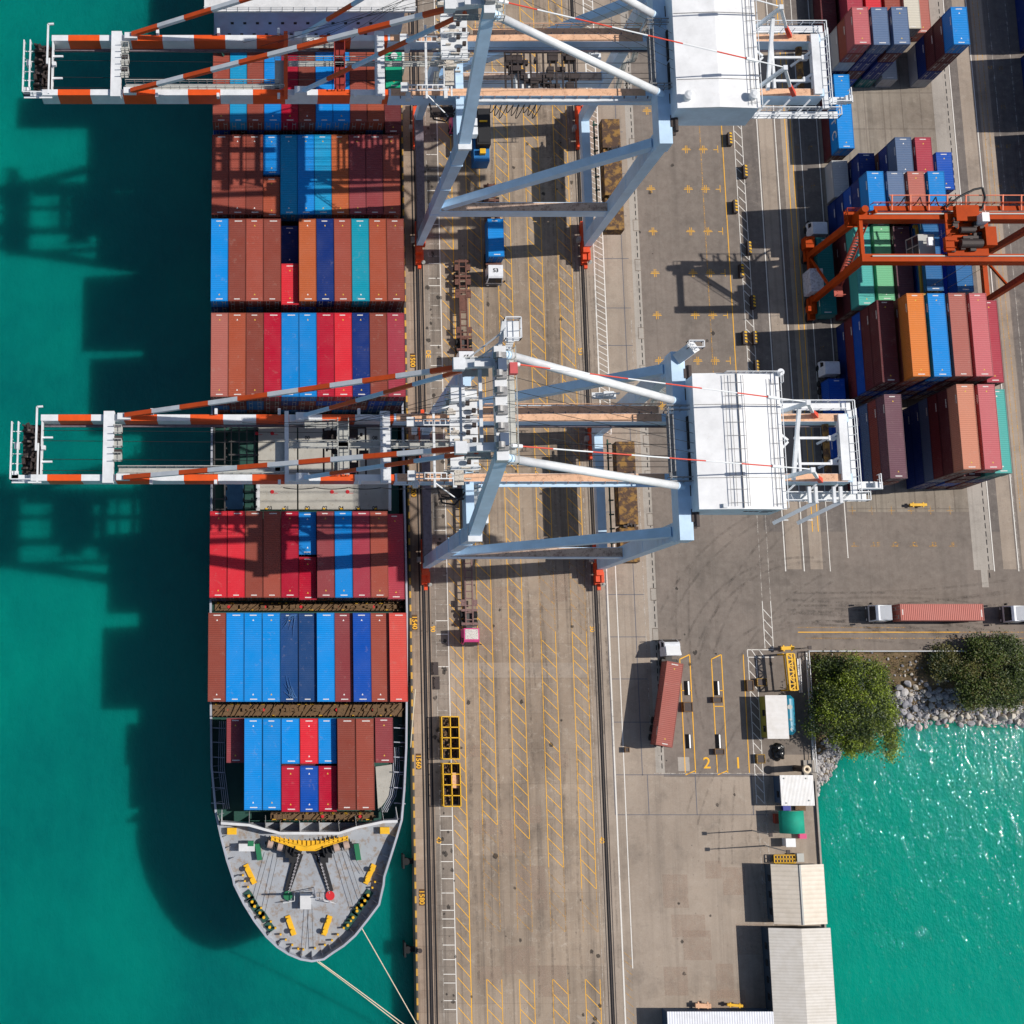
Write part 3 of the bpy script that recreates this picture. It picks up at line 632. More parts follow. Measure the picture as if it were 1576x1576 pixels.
stack(0, 105.6, 12.19, ['maroon'], b8); stack(1, 105.4, 12.19, ['maroon', 'rose'], b8); stack(2, 105.4, 12.19, ['maroon', 'red'], b8); stack(3, 105.4, 12.19, ['maroon', 'rust brown'], b8); stack(4, 105.6, 12.19, ['maroon', 'cream'], b8); stack(5, 106.4, 12.19, ['salmon'], b8)
for o_ in bpy.data.objects:
    if o_.get('label', '') == 'blue container, top level, first yard stack, bay by the bare yard floor': BIGBLUE = o_
bpy.context.view_layer.update()
if 'BIGBLUE' in globals():
    for ch, yy in (('T', -1.2), ('C', -3.4)):
        me = text_mesh(ch, 2.0, (0, 0, 0), 0, M_letter, 'side_letter', bold=.03); me.transform(Matrix.Translation((-1.225, yy, 1.35)) @ Matrix.Rotation(math.radians(-90), 4, 'Z') @ Matrix.Rotation(math.radians(90), 4, 'X')); o_ = bpy.data.objects.new('side_letter', me); C.objects.link(o_); o_.parent = BIGBLUE
# next block at the right edge
for k_, (x, y, cols, L) in enumerate(((120.6, 104.6, ['navy', 'royal blue', 'royal blue'], 12.19), (120.6, 91.4, ['navy', 'navy', 'slate blue'], 12.19), (120.6, 78.4, ['maroon', 'maroon'], 12.19), (123.6, 91.4, ['navy', 'royal blue', 'slate blue'], 12.19), (123.6, 104.6, ['navy', 'navy', 'royal blue'], 12.19))):
    for i, c in enumerate(cols): container(x, y, i*TP+.02, L, c, '%s container, %s level, %s stack of the block at the right edge' % (c, ['ground', 'second', 'top'][i], ['northern', 'middle', 'southern', 'inner middle', 'inner northern'][k_]), 'containers at the right edge of the yard')

# ================================================================ CONTAINER SHIP
M_hullg = paint('hull_grey', (168, 172, 182), .55, 0, .45, (120, 84, 60), .35, .60); M_deck = paint('forecastle_deck_grey', (158, 162, 168), .7, 0, .6, (134, 108, 78), .3, .5)
M_dkgreen = paint('deck_green', (24, 72, 62), .7, 0, .4, (60, 50, 40), .5); M_hatch = paint('hatch_cover_grey', (176, 172, 162), .6, 0, .5, (120, 96, 70), .5, .58)
M_lash = paint('lashing_brown', (112, 86, 58), .8, 0, .6, (50, 38, 30), 1.5, .5); M_white = paint('ship_white', (214, 214, 214), .5, 0, .35, (150, 110, 80), .6, .62)
M_black = flat('black_paint', (24, 24, 28), .7); M_yelp = paint('safety_yellow', (232, 178, 20), .6, 0, .3, (120, 80, 30), 1.0); M_green = flat('winch_green', (20, 110, 70), .6); M_redp = flat('red_paint', (200, 24, 36), .6)
M_rope = flat('mooring_rope', (206, 196, 172), .9); M_dkred = paint('hull_dark', (34, 44, 58), .6)
outl = [(323, 700), (322.5, 940), (323, 1100), (324, 1180), (331, 1255), (339, 1290), (348, 1325), (357, 1352), (359, 1362), (374, 1392), (390, 1418), (409, 1443), (426, 1459), (443, 1470), (462, 1478), (480, 1481), (499, 1478), (513, 1468), (530, 1457), (548, 1441), (567, 1417), (585, 1393), (592, 1362), (593, 1350), (602, 1322), (612, 1290), (620, 1262), (624, 1215), (627, 1150), (627.5, 1100), (628, 940), (625, 700)]
hullz = [8.0 if y < 1240 else 8.0+min(1, (y-1240)/60)*2.0 for x, y in outl]
rim = [W(x, y, z) for (x, y), z in zip(outl, hullz)]
rim[0] = Vector((-8.15, 150, 8)); rim[-1] = Vector((19.55, 150, 8))
ship = thing('container_ship', 'grey hulled container ship moored along the quay with its bow to the south', 'ship', (5.8, 0, -3))
cx0 = 5.75
def inset(p, k, f=0): # towards the centre line
    q = Vector(p); q.x = cx0+(q.x-cx0)*k; q.y += f; return q
hl = MB(); n = len(rim); wlv = []
for p in rim:
    d = max(0, -(p.y+8))/26.0; d = min(d, 1); q = inset(p, 1-.45*d, 4.2*d*d); wlv.append(Vector((q.x, q.y, -4.5)))
mid = [a.lerp(b_, .45) for a, b_ in zip(wlv, rim)]
for k, p in enumerate(mid): mid[k] = inset(p, 1.02 if rim[k].y > -8 else 1.0)
hl.add(rim+mid+wlv, [(i, (i+1) % n, n+(i+1) % n, n+i) for i in range(n-1)]+[(n+i, n+(i+1) % n, 2*n+(i+1) % n, 2*n+i) for i in range(n-1)])
hl.build('hull', M_hullg, ship, smooth=False)
# bulwark inner wall and cap
bw = MB(); inn = []
cen = Vector((cx0, -10, 0))
for i, p in enumerate(rim):
    a, b_ = rim[max(i-1, 0)], rim[min(i+1, n-1)]; tdir = (b_-a); tdir.z = 0; tdir.normalize(); nn_ = Vector((-tdir.y, tdir.x, 0))
    if (cen-p).dot(nn_) < 0 and abs(p.y) < 100: nn_ = -nn_
    if i in (0, n-1): nn_ = Vector((1 if i == 0 else -1, 0, 0))
    inn.append((p, nn_))
cap = [p+q*.28 for p, q in inn]; low = [Vector((c.x, c.y, c.z-1.4)) for c in cap]
bw.add(rim+cap+low, [(n+i, n+i+1, i+1, i) for i in range(n-1)]+[(2*n+i, 2*n+i+1, n+i+1, n+i) for i in range(n-1)])
bw.build('bulwark', M_hullg, ship)
ribs = MB()
for i in range(len(inn)-1):
    (p, q), (p2, q2) = inn[i], inn[i+1]
    if p.y > -2: continue
    L = (p2-p).length; k = max(1, int(L/1.5))
    for j_ in range(k):
        a = p.lerp(p2, j_/k); d = q.lerp(q2, j_/k).normalized(); z = a.z
        ribs.add([(a.x+d.x*.28, a.y+d.y*.28, z-.1), (a.x+d.x*1.2, a.y+d.y*1.2, z-1.38), (a.x+d.x*.28, a.y+d.y*.28, z-1.38), (a.x+d.x*.28+.06, a.y+d.y*.28+.06, z-.1), (a.x+d.x*1.2+.06, a.y+d.y*1.2+.06, z-1.38), (a.x+d.x*.28+.06, a.y+d.y*.28+.06, z-1.38)], [(0, 1, 2), (5, 4, 3), (0, 3, 4, 1)])
ribs.build('bulwark_stays', M_hullg, ship)
def brk(yp): return W(480, yp, 8.5).y
fy = brk(1266)
deck = [Vector((c.x, c.y, 8.55)) for c, r_ in zip(cap, rim) if c.y < fy]
dk = MB(); ys_ = sorted(deck, key=lambda v: 0)
left = [v for v in deck if v.x < cx0]; right = [v for v in deck if v.x >= cx0]
ll = Vector((W(337, 1268, 8.5).x, fy, 8.55)); rl = Vector((W(617, 1268, 8.5).x, fy, 8.55))
dk.add([ll]+deck+[rl], [tuple(range(len(deck)+2))]); dk.build('forecastle_deck', M_deck, ship)
dm = MB(); dm.sheet([(-7.9, 150), (-7.9, -13), (-7.0, fy), (18.6, fy), (19.3, -13), (19.3, 150)], 6.3); dm.build('main_deck', M_dkgreen, ship)
# hatch coamings / covers below the stacks
hc = MB()
for (ya, yb, zt, xa, xb) in ((88.9, 103, 4.6, -7.4, 19), (76.2, 89, 5.1, -7.4, 19), (62.8, 76, 6.9, -7.4, 19), (49.6, 62.6, 5.8, -7.4, 19), (15.6, 28.6, 4.9, -7.6, 19), (1.2, 14.6, 5.4, -7.6, 19), (-13.2, -.4, 6.1, -3.2, 14.6)): hc.box(xa, xb, ya, yb, zt-1.2, zt+.1)
hc.build_each('hatch_coaming', M_lash, ship)
# bare hatch covers between the fourth and third rows
zc = 7.0
def hatch_cover(x0, x1, y0, y1, lab):
    a, b_ = W(x0, y1, zc), W(x1, y0, zc); m_ = MB(); m_.box(a.x, b_.x, a.y, b_.y, zc-1.1, zc)
    o = m_.build('hatch_cover', M_hatch, ship, label=lab)
    r = MB(); xx = a.x+1.2
    for f_ in (.02, .98):
        while xx < b_.x-.5: r.cbox((xx, a.y+(b_.y-a.y)*f_, zc+.06), (.35, .2, .12)); xx += 2.5
        xx = a.x+1.2
    r.build_each('cover_lug', M_yelp, o); return o
H1 = hatch_cover(397.5, 457, 738, 784, 'pale hatch cover, left one south of the boom'); H2 = hatch_cover(459.5, 598, 738, 784, 'wide pale hatch cover south of the boom')
H3 = hatch_cover(397.5, 457, 655, 734, 'pale hatch cover, left one under the boom'); H4 = hatch_cover(459.5, 598, 655, 734, 'wide pale hatch cover under the boom')
a = W(345, 784, zc); b_ = W(375, 738, zc); m_ = MB(); m_.box(a.x, b_.x, a.y, b_.y, zc-1.1, zc); m_.build('hatch_cover', paint('hatch_blue', (70, 120, 150), .6), ship, label='small blue grey cover at the left side')
for par, lst in ((H1, ((415, '03'), (441, '01'))), (H2, ((473, '00'), (500, '02'), (525, '04'), (551, '06'), (577, '08')))):
    for px, tx in lst: add_mesh('cover_number', text_mesh(tx, .75, W(px, 782, zc)+Vector((0, 0, .02)), 0, M_black, 'cover_number', bold=.015), par)
for px, tx in ((473, '00'), (499, '02'), (551, '06'), (577, '08')): add_mesh('cover_number', text_mesh(tx, .75, W(px, 674, zc)+Vector((0, 0, .02)), 0, M_black, 'cover_number', bold=.015), H4)
for px, py, par in ((419, 757, H1), (511, 757, H2), (535, 757, H2), (419, 667, H3), (395, 667, H3)):
    q = W(px, py, zc); m_ = MB(); m_.tube((q.x, q.y, zc+.01), (q.x, q.y, zc+.05), .28, n=20); m_.cbox((q.x+.4, q.y-.2, zc+.02), (.9, .06, .03)); m_.build('red_disc', M_redp, par)
# frames, stanchions and pipes beside the bare hatches
fr = MB()
for px in (330, 346, 349):
    for py in (655, 668, 681, 694, 707, 720, 737, 752, 768, 784): q = W(px, py, 7.5); fr.box(q.x-.08, q.x+.08, q.y-.08, q.y+.08, 6.3, 9.4)
for px in (330, 346): fr.beam(W(px, 652, 9.4), W(px, 786, 9.4), .2)
for py in (655, 681, 707, 737, 768, 784): fr.beam(W(330, py, 9.4), W(346, py, 9.4), .15)
for px in (375, 388, 395):
    for py in (742, 756, 770, 782): q = W(px, py, 7.5); fr.box(q.x-.1, q.x+.1, q.y-.1, q.y+.1, 6.3, 9.2)
for py in (742, 756, 770, 782): fr.beam(W(375, py, 9.2), W(395, py, 9.2), .14)
for py in (660, 680, 700, 720):
    for px in (356, 368, 380, 392): q = W(px, py, 7.5); fr.box(q.x-.1, q.x+.1, q.y-.1, q.y+.1, 6.3, 9.6)
    fr.beam(W(352, py, 9.6), W(398, py, 9.6), .22)
for px in (356, 368, 380, 392): fr.beam(W(px, 655, 9.6), W(px, 730, 9.6), .14)
fr.build('cell_guide_frame', paint('guide_dark', (66, 62, 60), .7), ship)
wk = MB(); wk.beam(W(397, 740, 8.6), W(397, 786, 8.6), .55, .3); wk.beam(W(600, 650, 8.2), W(600, 786, 8.2), .4, .2); wk.build_each('passage_rail', M_white, ship)
# lashing bridges
def lashing(y0, y1, zt, xa, xb, mats=M_lash):
    ya, yb = W(480, y1, zt).y, W(480, y0, zt).y; m_ = MB(); m_.box(xa, xb, ya, yb, zt-.5, zt-.1); x = xa+.2; r_ = random.Random(int(y0))
    while x < xb-.3:
        m_.box(x-.07, x+.07, ya+.02, ya+.16, 6.0, zt+.9); m_.box(x-.07, x+.07, yb-.16, yb-.02, 6.0, zt+.9)
        if r_.random() < .7: m_.beam((x, ya+.2, zt), (x+r_.uniform(.6, 1.6), yb-.2, zt+.1), .09)
        if r_.random() < .6: m_.cbox((x+.5, (ya+yb)/2, zt+.05), (r_.uniform(.3, .9), r_.uniform(.2, .6), .3))
        x += .62
    o = m_.build('lashing_bridge', mats, ship); y_ = MB(); x = xa+.5
    while x < xb-.5:
        y_.cbox((x, r_.choice((ya+.12, yb-.12)), zt+.1), (r_.uniform(.2, .55), .22, .35)); x += r_.uniform(.8, 2.2)
    y_.build_each('lashing_bin', M_yelp, o)
    rd = MB()
    for q in range(5):
        if xa+2+q*5.2 > xb-.5: continue
        rd.tube((xa+2+q*5.2, (ya+yb)/2, zt-.1), (xa+2+q*5.2, (ya+yb)/2, zt+.15), .22)
    rd.build_each('red_drum', M_redp, o)
lashing(1082, 1103, 7.6, -7.7, 19.2); lashing(927, 941, 6.6, -7.5, 19.2); lashing(1250, 1263, 9.0, .5, 14.8); lashing(467, 480, 8.5, -7.5, 19.2); lashing(644, 653, 7.5, -7.5, 19.2)
# forward breakwater
z_b = 11.2; pts = [W(340, 1269, z_b), W(383, 1272, z_b), W(408, 1279, z_b), W(431, 1284.5, z_b), W(522, 1284.5, z_b), W(548, 1276, z_b), W(590, 1267, z_b), W(612, 1266, z_b)]
m_ = MB()
for a, b_ in zip(pts, pts[1:]): m_.add([a, b_, (b_.x, b_.y, 8.5), (a.x, a.y, 8.5), a+Vector((0, .35, 0)), b_+Vector((0, .35, 0)), (b_.x, b_.y+.35, 8.5), (a.x, a.y+.35, 8.5)], [(0, 1, 2, 3), (4, 7, 6, 5), (0, 4, 5, 1)])
for a, b_ in zip(pts, pts[1:]):
    k = max(1, int((b_-a).length/2.4))
    for j_ in range(k+1):
        q = a.lerp(b_, j_/k); m_.add([(q.x, q.y+.35, z_b), (q.x, q.y+1.9, 8.5), (q.x, q.y+.35, 8.5), (q.x+.1, q.y+.35, z_b), (q.x+.1, q.y+1.9, 8.5), (q.x+.1, q.y+.35, 8.5)], [(0, 1, 2), (5, 4, 3), (0, 3, 4, 1)])
m_.build('breakwater', M_white, ship)
fz = 8.56
m_ = MB(); P = lambda x, y, z=fz: W(x, y, z)
pl = [P(417, 1285, 10), P(455, 1293, 10), P(461, 1305, 10), P(485, 1308, 10), P(497, 1294, 10), P(535, 1284, 10), P(534, 1291, 10), P(500, 1301, 10), P(489, 1309.5, 10), P(455, 1307, 10), P(449, 1298, 10), P(417, 1290, 10)]
def bar(mb, pts, wd, ht=.12):
    for a, b_ in zip(pts, pts[1:]): mb.beam(a, b_, wd, ht)
bar(m_, [P(417, 1287, 10), P(453, 1298, 10), P(474, 1303, 10), P(497, 1298, 10), P(535, 1287, 10)], .12); bar(m_, [P(417, 1292, 10), P(449, 1303, 10), P(462, 1309, 10), P(486, 1309, 10), P(500, 1303, 10), P(535, 1292, 10)], .12)
m_.sheet([P(417, 1286, 9.9), P(417, 1292, 9.9), P(452, 1303, 9.9), P(452, 1293, 9.9)]); m_.sheet([P(452, 1293, 9.9), P(452, 1303, 9.9), P(463, 1309, 9.9), P(486, 1309, 9.9), P(498, 1303, 9.9), P(498, 1294, 9.9)]); m_.sheet([P(498, 1294, 9.9), P(498, 1303, 9.9), P(535, 1292, 9.9), P(535, 1286, 9.9)])
for i in range(18):
    x = 418+i*6.9; yt = 1286+max(0, 8-abs(x-475)/6); m_.beam(P(x, yt, 10.02), P(x, yt+9, 10.02), .09)
    if i % 3 == 0: m_.beam(P(x, yt+3, 8.6), P(x, yt+3, 10), .12)
m_.build('yellow_platform', M_yelp, ship)
def windlass(xm, s, ex, ey, cm, cname):
    m_ = MB(); a = P(xm, 1312, 9.6); m_.tube(a-Vector((s*.2, 0, 0)), a+Vector((s*4.8, 1.28, 0)), .22, n=10); m_.cbox(a+Vector((s*1.6, .1, -.3)), (.9, 1.6, .9)); m_.cbox(a+Vector((s*1.0, -1.0, -.5)), (1.1, .8, .5))
    for k, rr__ in ((.8, .75), (1.25, .55), (1.9, .7), (2.15, .72), (3.2, .72), (3.5, .7), (4.5, .66)):
        c_ = a+Vector((s*k, .3*k*.9, 0)); m_.tube(c_, c_+Vector((s*.12, .03, 0)), rr__, n=16)
    o = m_.build('windlass', M_black, ship); d = MB()
    for k in (2.3, 3.65): c_ = a+Vector((s*k, .27*k, 0)); d.tube(c_, c_+Vector((s*.8, .2, 0)), .56, n=16)
    d.build('rope_drum', paint('rope_on_drum', (186, 160, 146), .9, 0, .3), o, smooth=False)
    ch = MB(); p0 = P(xm+s*1, 1312, 9.0); p1 = P(ex, ey, 8.8); N_ = 26
    for i in range(N_):
        q = p0.lerp(p1, i/N_); d_ = (p1-p0)/N_; ch.beam(q, q+d_*.75, .3 if i % 2 else .12, .12 if i % 2 else .3)
    ch.build('anchor_chain', paint('chain_grey', (170, 166, 168), .5, .3), o)
    hp = MB(); hp.beam(P(xm+s*2, 1313, 8.75), P(ex+s*1, ey-6, 8.7), 1.25, .25, .8, .2); hp.build('chain_guide', M_black, o)
    rg = MB(); c_ = P(ex, ey, 8.6); rg.tube(c_, c_+Vector((0, 0, .3)), .62, n=20); rg.build('hawse_ring', cm, o)
    rl_ = MB(); rl_.rail([c_+Vector((-s*.9, .4, 0)), c_+Vector((-s*.9, -.6, 0)), c_+Vector((s*.7, -.9, 0))], 1.0, .8, .035); rl_.build('guard_rail', M_white, o)
windlass(462, -1, 443, 1378, M_green, 'green'); windlass(488, 1, 508, 1378, M_redp, 'red')
def bollard(x, y, s, nm='bollard', r=.28):
    m_ = MB(); a = P(x, y); d = Vector((.62*s, -.95, 0)) 
    for k in (-.75, .75): c_ = a+d*k; m_.tube(c_, c_+Vector((0, 0, .75)), r, n=14); m_.tube(c_+Vector((0, 0, .75)), c_+Vector((0, 0, .85)), r+.07, n=14)
    m_.beam(a-d*1.35+Vector((0, 0, .12)), a+d*1.35+Vector((0, 0, .12)), .7, .16); m_.build(nm, M_yelp, ship)
for x, y, s_ in ((385, 1345, .75), (569, 1345, -.75), (447.5, 1424, .55), (503, 1424, -.55)): bollard(x, y, s_)
# rollers and fairleads along the bulwark
m_ = MB(); r2 = MB()
for x, y in ((383, 1378), (388, 1387), (392, 1394), (400, 1404), (406, 1411), (415, 1426), (566, 1377), (561, 1385), (556, 1392), (549, 1401), (543, 1411), (535, 1423)):
    c_ = P(x, y); m_.tube(c_, c_+Vector((0, 0, .7)), .19, n=12)
    dx = (1 if x < 480 else -1)*.5; r2.cbox((c_.x, c_.y, 8.66), (1.0, 1.3, .16), math.radians(35 if x < 480 else -35))
for x, y in ((374, 1347), (377, 1356), (382, 1365), (402, 1397), (417, 1418), (424, 1428), (432, 1438), (440, 1446), (450, 1454), (459, 1460), (467, 1461), (485, 1459), (500, 1454), (511, 1447), (520, 1438), (529, 1428), (540, 1417), (549, 1397), (577, 1357), (573, 1366)):
    c_ = P(x, y, 9.0); m_.cbox(c_, (.24, .24, .6))
for x, y in ((357, 1279), (592, 1278)): m_.cbox(P(x, y, 9.0), (1.3, .9, .8))
m_.build_each('mooring_roller', M_yelp, ship); r2.build_each('roller_seat', M_dkgreen, ship)
m_ = MB(); a = P(470, 1386); m_.cbox((a.x, a.y, 9.1), (1.5, 2.0, 1.1)); o = m_.build('deck_locker', M_white, ship)
m_ = MB(); a = P(380, 1303); m_.cbox((a.x, a.y, 9.2), (2.2, 1.0, 1.3)); m_.build('deck_locker', M_white, ship)
m_ = MB(); a = P(483, 1375); m_.tube((a.x, a.y, 8.5), (a.x, a.y+.3, 15.5), .22, .12, 8); m_.beam((a.x, a.y+.8, 8.5), (a.x, a.y+.2, 13), .1)
for k in range(12): m_.beam((a.x-.25, a.y+.5-.04*k, 9+k*.4), (a.x+.25, a.y+.5-.04*k, 9+k*.4), .05)
m_.beam((a.x-.7, a.y+.3, 14.6), (a.x+.7, a.y+.3, 14.6), .1); m_.build('foremast', M_hullg, ship)
m_ = MB()
for x, y in ((398, 1311), (550, 1311)): a = P(x, y, 9); m_.cbox(a, (.7, 2.2, .6), .15)
for x, y in ((386, 1298),): m_.cbox(P(x, y, 9.6), (.8, .7, .6))
m_.build_each('rope_reel', M_green, ship)
m_ = MB()
for x0, y0, x1, y1 in ((414, 1312, 392, 1392), (428, 1314, 406, 1412), (520, 1313, 545, 1400), (534, 1312, 557, 1384), (540, 1310, 560, 1345), (476, 1392, 470, 1460), (480, 1392, 482, 1462)): m_.tube(P(x0, y0, 9.2), P(x1, y1, 9.1), .03, n=5)
m_.build('deck_ropes', M_black, ship)
# side passages by the bow row: stays, pipes, white deck triangle
m_ = MB()
for py in (1120, 1142, 1165, 1188, 1212, 1236):
    m_.beam(W(325, py, 7.3), W(346, py+1, 7.0), .14); m_.beam(W(606, py, 7.2), W(624, py+1, 7.3), .14)
m_.build_each('side_stays', M_hullg, ship)
m_ = MB(); m_.sheet([W(578, 1180, 6.7), W(606, 1176, 6.7), W(600, 1225, 6.7), W(582, 1248, 6.7)]); m_.build('painted_deck', M_hatch, ship)
m_ = MB()
for k in range(4): m_.path([W(604+k*3.2, 1150, 6.8), W(606+k*3, 1190, 6.8), W(600+k*3, 1225, 6.8), W(586+k*3, 1250, 6.8)], .06)
for k in range(4): m_.path([W(338+k*3, 1110, 6.8), W(336+k*3, 1180, 6.8), W(344+k*3, 1245, 6.8)], .06)
m_.build('deck_pipes', M_hullg, ship)
# accommodation block at the top edge
sp = MB(); A0 = W(331, 8, 27.5); B0 = W(624, 8, 27.5); yw = A0.y
sp.box(-7.4, 19.2, yw, yw+13, 6.3, 27.5); o = sp.build('accommodation_block', paint('block_white', (168, 178, 208), .5, 0, .2, (120, 100, 90), .5, .66), ship)
m_ = MB()
for z, cnt, off in ((26.0, 14, 0), (22.9, 12, .7), (19.9, 13, .2)):
    for i in range(cnt): x = -5.6+off+i*1.78; m_.box(x-.22, x+.22, yw-.03, yw+.02, z-.28, z+.28)
m_.build_each('window', M_black, o)
m_ = MB(); m_.box(-8.6, 20.4, yw-1.2, yw+4, 27.6, 28.0); m_.rail([(-8.6, yw-1.2, 28), (20.4, yw-1.2, 28)], 1.1, 1.5, .05); m_.build('bridge_deck', M_white, o)
m_ = MB(); a = W(604, 38, 16); m_.box(a.x-1.4, a.x+1.6, yw-3.5, yw-.01, 14.5, 16.5); m_.rail([(a.x-1.4, yw-3.5, 16.5), (a.x+1.6, yw-3.5, 16.5)], 1, .8, .05); m_.tube((a.x, yw-2, 16.5), (a.x, yw-2, 17.6), .5); m_.build('side_platform', M_white, o)
m_ = MB(); a = W(336, 35, 18); m_.tube((a.x, yw-1.4, 15), (a.x, yw-1.4, 22), .3); m_.beam((a.x, yw-1.4, 20), (a.x+1.5, yw-2.6, 15), .3); m_.build('boat_davit', M_dkgreen, o)
# mooring lines
def line(p0, p1, sag, lab):
    m_ = MB(); pts = []
    for i in range(17):
        q = p0.lerp(p1, i/16); q.z -= sag*4*(i/16)*(1-i/16); pts.append(q)
    m_.path(pts, .07, 6); tag(m_.build('mooring_line', M_rope), lab, 'rope', 'mooring lines of the ship')
line(W(491, 1480, 9), Vector((21.7, -45.2, .5)), .5, 'upper of two pale mooring ropes running together from the bow tip to the quay')
line(W(488, 1480, 9), Vector((21.7, -45.8, .5)), .9, 'lower of two pale mooring ropes running together from the bow tip to the quay')
line(W(553, 1422, 9), Vector((21.7, -44.4, .5)), .5, 'single pale mooring rope from the starboard bow down to the quay')
line(W(632, 1150, 8), Vector((21.9, 3.5, .3)), .3, 'short mooring rope beside the bow row of containers, between hull and quay')
# ================================================================ SHIP-TO-SHORE CRANES
M_cw = paint('crane_white', (222, 224, 226), .45, 0, .22, (150, 100, 70), .5, .64); M_cb = paint('crane_pale_blue', (196, 222, 244), .45, 0, .2, (130, 100, 90), .35, .68)
M_or = paint('crane_orange', (224, 84, 22), .45, 0, .3, (120, 50, 30), .6, .62); M_tan = paint('rusty_tan_top', (226, 178, 142), .7, 0, .5, (140, 92, 68), .7, .52)
M_port = paint('portal_top_rust', (204, 174, 152), .8, 0, .6, (110, 70, 56), .6, .5); M_mach = paint('greasy_machinery', (62, 52, 50), .6, .2, .5, (150, 130, 100), 2.5, .6)
M_grate = paint('walkway_grating', (176, 176, 170), .7, 0, .4, (110, 90, 70), 1.5, .55); M_house = paint('house_white', (236, 236, 236), .5, 0, .18, (170, 156, 140), .3, .6)
M_house2 = paint('house_wall', (206, 220, 234), .5, 0, .1, (150, 140, 130), .4, .7); M_bog = paint('bogie_orange', (226, 74, 24), .5, 0, .35, (90, 30, 20), 1.2, .56)
M_wire = flat('wire_rope', (30, 32, 36), .6); M_tray = paint('rusty_tray', (150, 112, 56), .85, 0, .9, (66, 48, 44), .3, .42); M_rodr = flat('rod_red', (206, 60, 34), .5)
M_glass = flat('cab_glass', (26, 40, 54), .15); M_shroud = paint('sheave_grey', (150, 150, 150), .5, .2, .5, (90, 70, 60), 1.5, .5); M_purple = paint('sill_shade_and_rail', (120, 108, 116), .6, 0, .4, (60, 44, 44), .6, .5)
M_redw = paint('walkway_red', (150, 44, 34), .6, 0, .3, (80, 30, 26), 1)
def sts_crane(Yc, lab, second, sx=0.0):
    T = lambda x, y, z: Vector((x, Yc+y, z))
    PX = lambda x, y, z: W(x, y, z)
    cr = thing('gantry_crane', lab, 'crane', (36.3, Yc, 0), 'ship to shore gantry cranes')
    legm = M_cb if second else M_cb
    GZ = 38.0
    # bogies, sills, legs
    for X in (23.42, 49.15):
        for sy in (-1, 1):
            m_ = MB()
            for k in range(4):
                yb = sy*(6.9+k*1.75); m_.cbox(T(X, yb, .95), (.75, 1.55, .9)); m_.tube(T(X-.2, yb-.4, .36), T(X+.2, yb-.4, .36), .35, n=14); m_.tube(T(X-.2, yb+.4, .36), T(X+.2, yb+.4, .36), .35, n=14)
            for k in (0, 1): m_.cbox(T(X, sy*(7.8+k*3.5), 1.75), (.85, 2.6, .7))
            m_.cbox(T(X, sy*9.5, 2.5), (1.0, 4.4, .8)); m_.cbox(T(X+.2, sy*13.3, 1.1), (.5, .9, .5)); m_.cbox(T(X+.75, sy*9.9, 1.9), (.6, 1.1, .8)); m_.cbox(T(X+.55, sy*11.9, 1.8), (.4, 1.6, .9))
            o = m_.build('bogie', M_bog, cr)
            b_ = MB(); b_.cbox(T(X-.8, sy*9.2, 1.5), (.5, .7, 1.1)); b_.tube(T(X+.7, sy*12.9, 1.9), T(X+.75, sy*13.1, 2.0), .3, n=12); b_.build('cable_box', M_grate, o)
        m_ = MB(); m_.beam(T(X+.2, -10, 3.7), T(X+.2, 10, 3.7), 1.25, 1.5); m_.build('sill_beam', M_purple if X < 30 else M_cb, cr)  # waterside sill: dark purple paints in the shadow lying on it
    for X0, X1, zt in ((23.5, 25.0, 37.8), (49.3, 49.8, 39.0)):
        for sy in (-1, 1):
            m_ = MB(); a, b_ = T(X0, sy*9.9, 3.0), T(X1, sy*10.2, zt)
            for p, q, w0, w1 in ((a, b_, 1.0, 1.5) if X0 < 30 else (a, b_, 1.1, 1.6),):
                vs_ = []
                for pp, ww, dd in ((p, w0, 1.6 if X0 < 30 else 1.9), (q, w1, 1.9 if X0 < 30 else 2.2)):
                    for ax, ay in ((-1, -1), (1, -1), (1, 1), (-1, 1)): vs_.append((pp.x+ax*ww/2, pp.y+ay*dd/2, pp.z))
                m_.add(vs_, [(3, 2, 1, 0), (4, 5, 6, 7), (0, 1, 5, 4), (1, 2, 6, 5), (2, 3, 7, 6), (3, 0, 4, 7)])
            o = m_.build('leg', legm, cr)
            f_ = MB()
            for t_ in (.36, .62, .85): q = a.lerp(b_, t_); f_.cbox(q+Vector((.0, 0, 0)), (1.0+.55*t_+.14, 1.6+.34*t_+.14, .12))
            f_.build_each('leg_flange', legm, o)
    # upper legs and apex
    for sy in (-1, 1):
        m_ = MB(); a, b_ = T(25.0, sy*10.1, GZ), T(24.4, sy*5.3, 60.0)
        vs_ = []
        for pp, ww, dd in ((a, 1.45, 1.5), (b_, 1.35, 1.1)):
            for ax, ay in ((-1, -1), (1, -1), (1, 1), (-1, 1)): vs_.append((pp.x+ax*ww/2, pp.y+ay*dd/2, pp.z))
        m_.add(vs_, [(3, 2, 1, 0), (4, 5, 6, 7), (0, 1, 5, 4), (1, 2, 6, 5), (2, 3, 7, 6), (3, 0, 4, 7)]); m_.build('upper_leg', legm, cr)
        m_ = MB(); m_.cbox(T(25.0, sy*10.35, GZ+.1), (1.7, 2.2, .5)); m_.build('knee_plate', M_cw, cr)
    m_ = MB(); m_.beam(T(24.4, -6.0, 60), T(24.4, 6.2, 60), 1.25, 1.3); o = m_.build('apex_beam', M_cw, cr)
    m_ = MB()
    for yy in (-4.6, -2.6, -.8, 1.2, 3.0, 4.9):
        m_.cbox(T(24.4, yy, 61.0), (1.1, .9, .7)); m_.tube(T(24.0, yy-.3, 61.6), T(24.0, yy+.3, 61.6), .5, n=12)
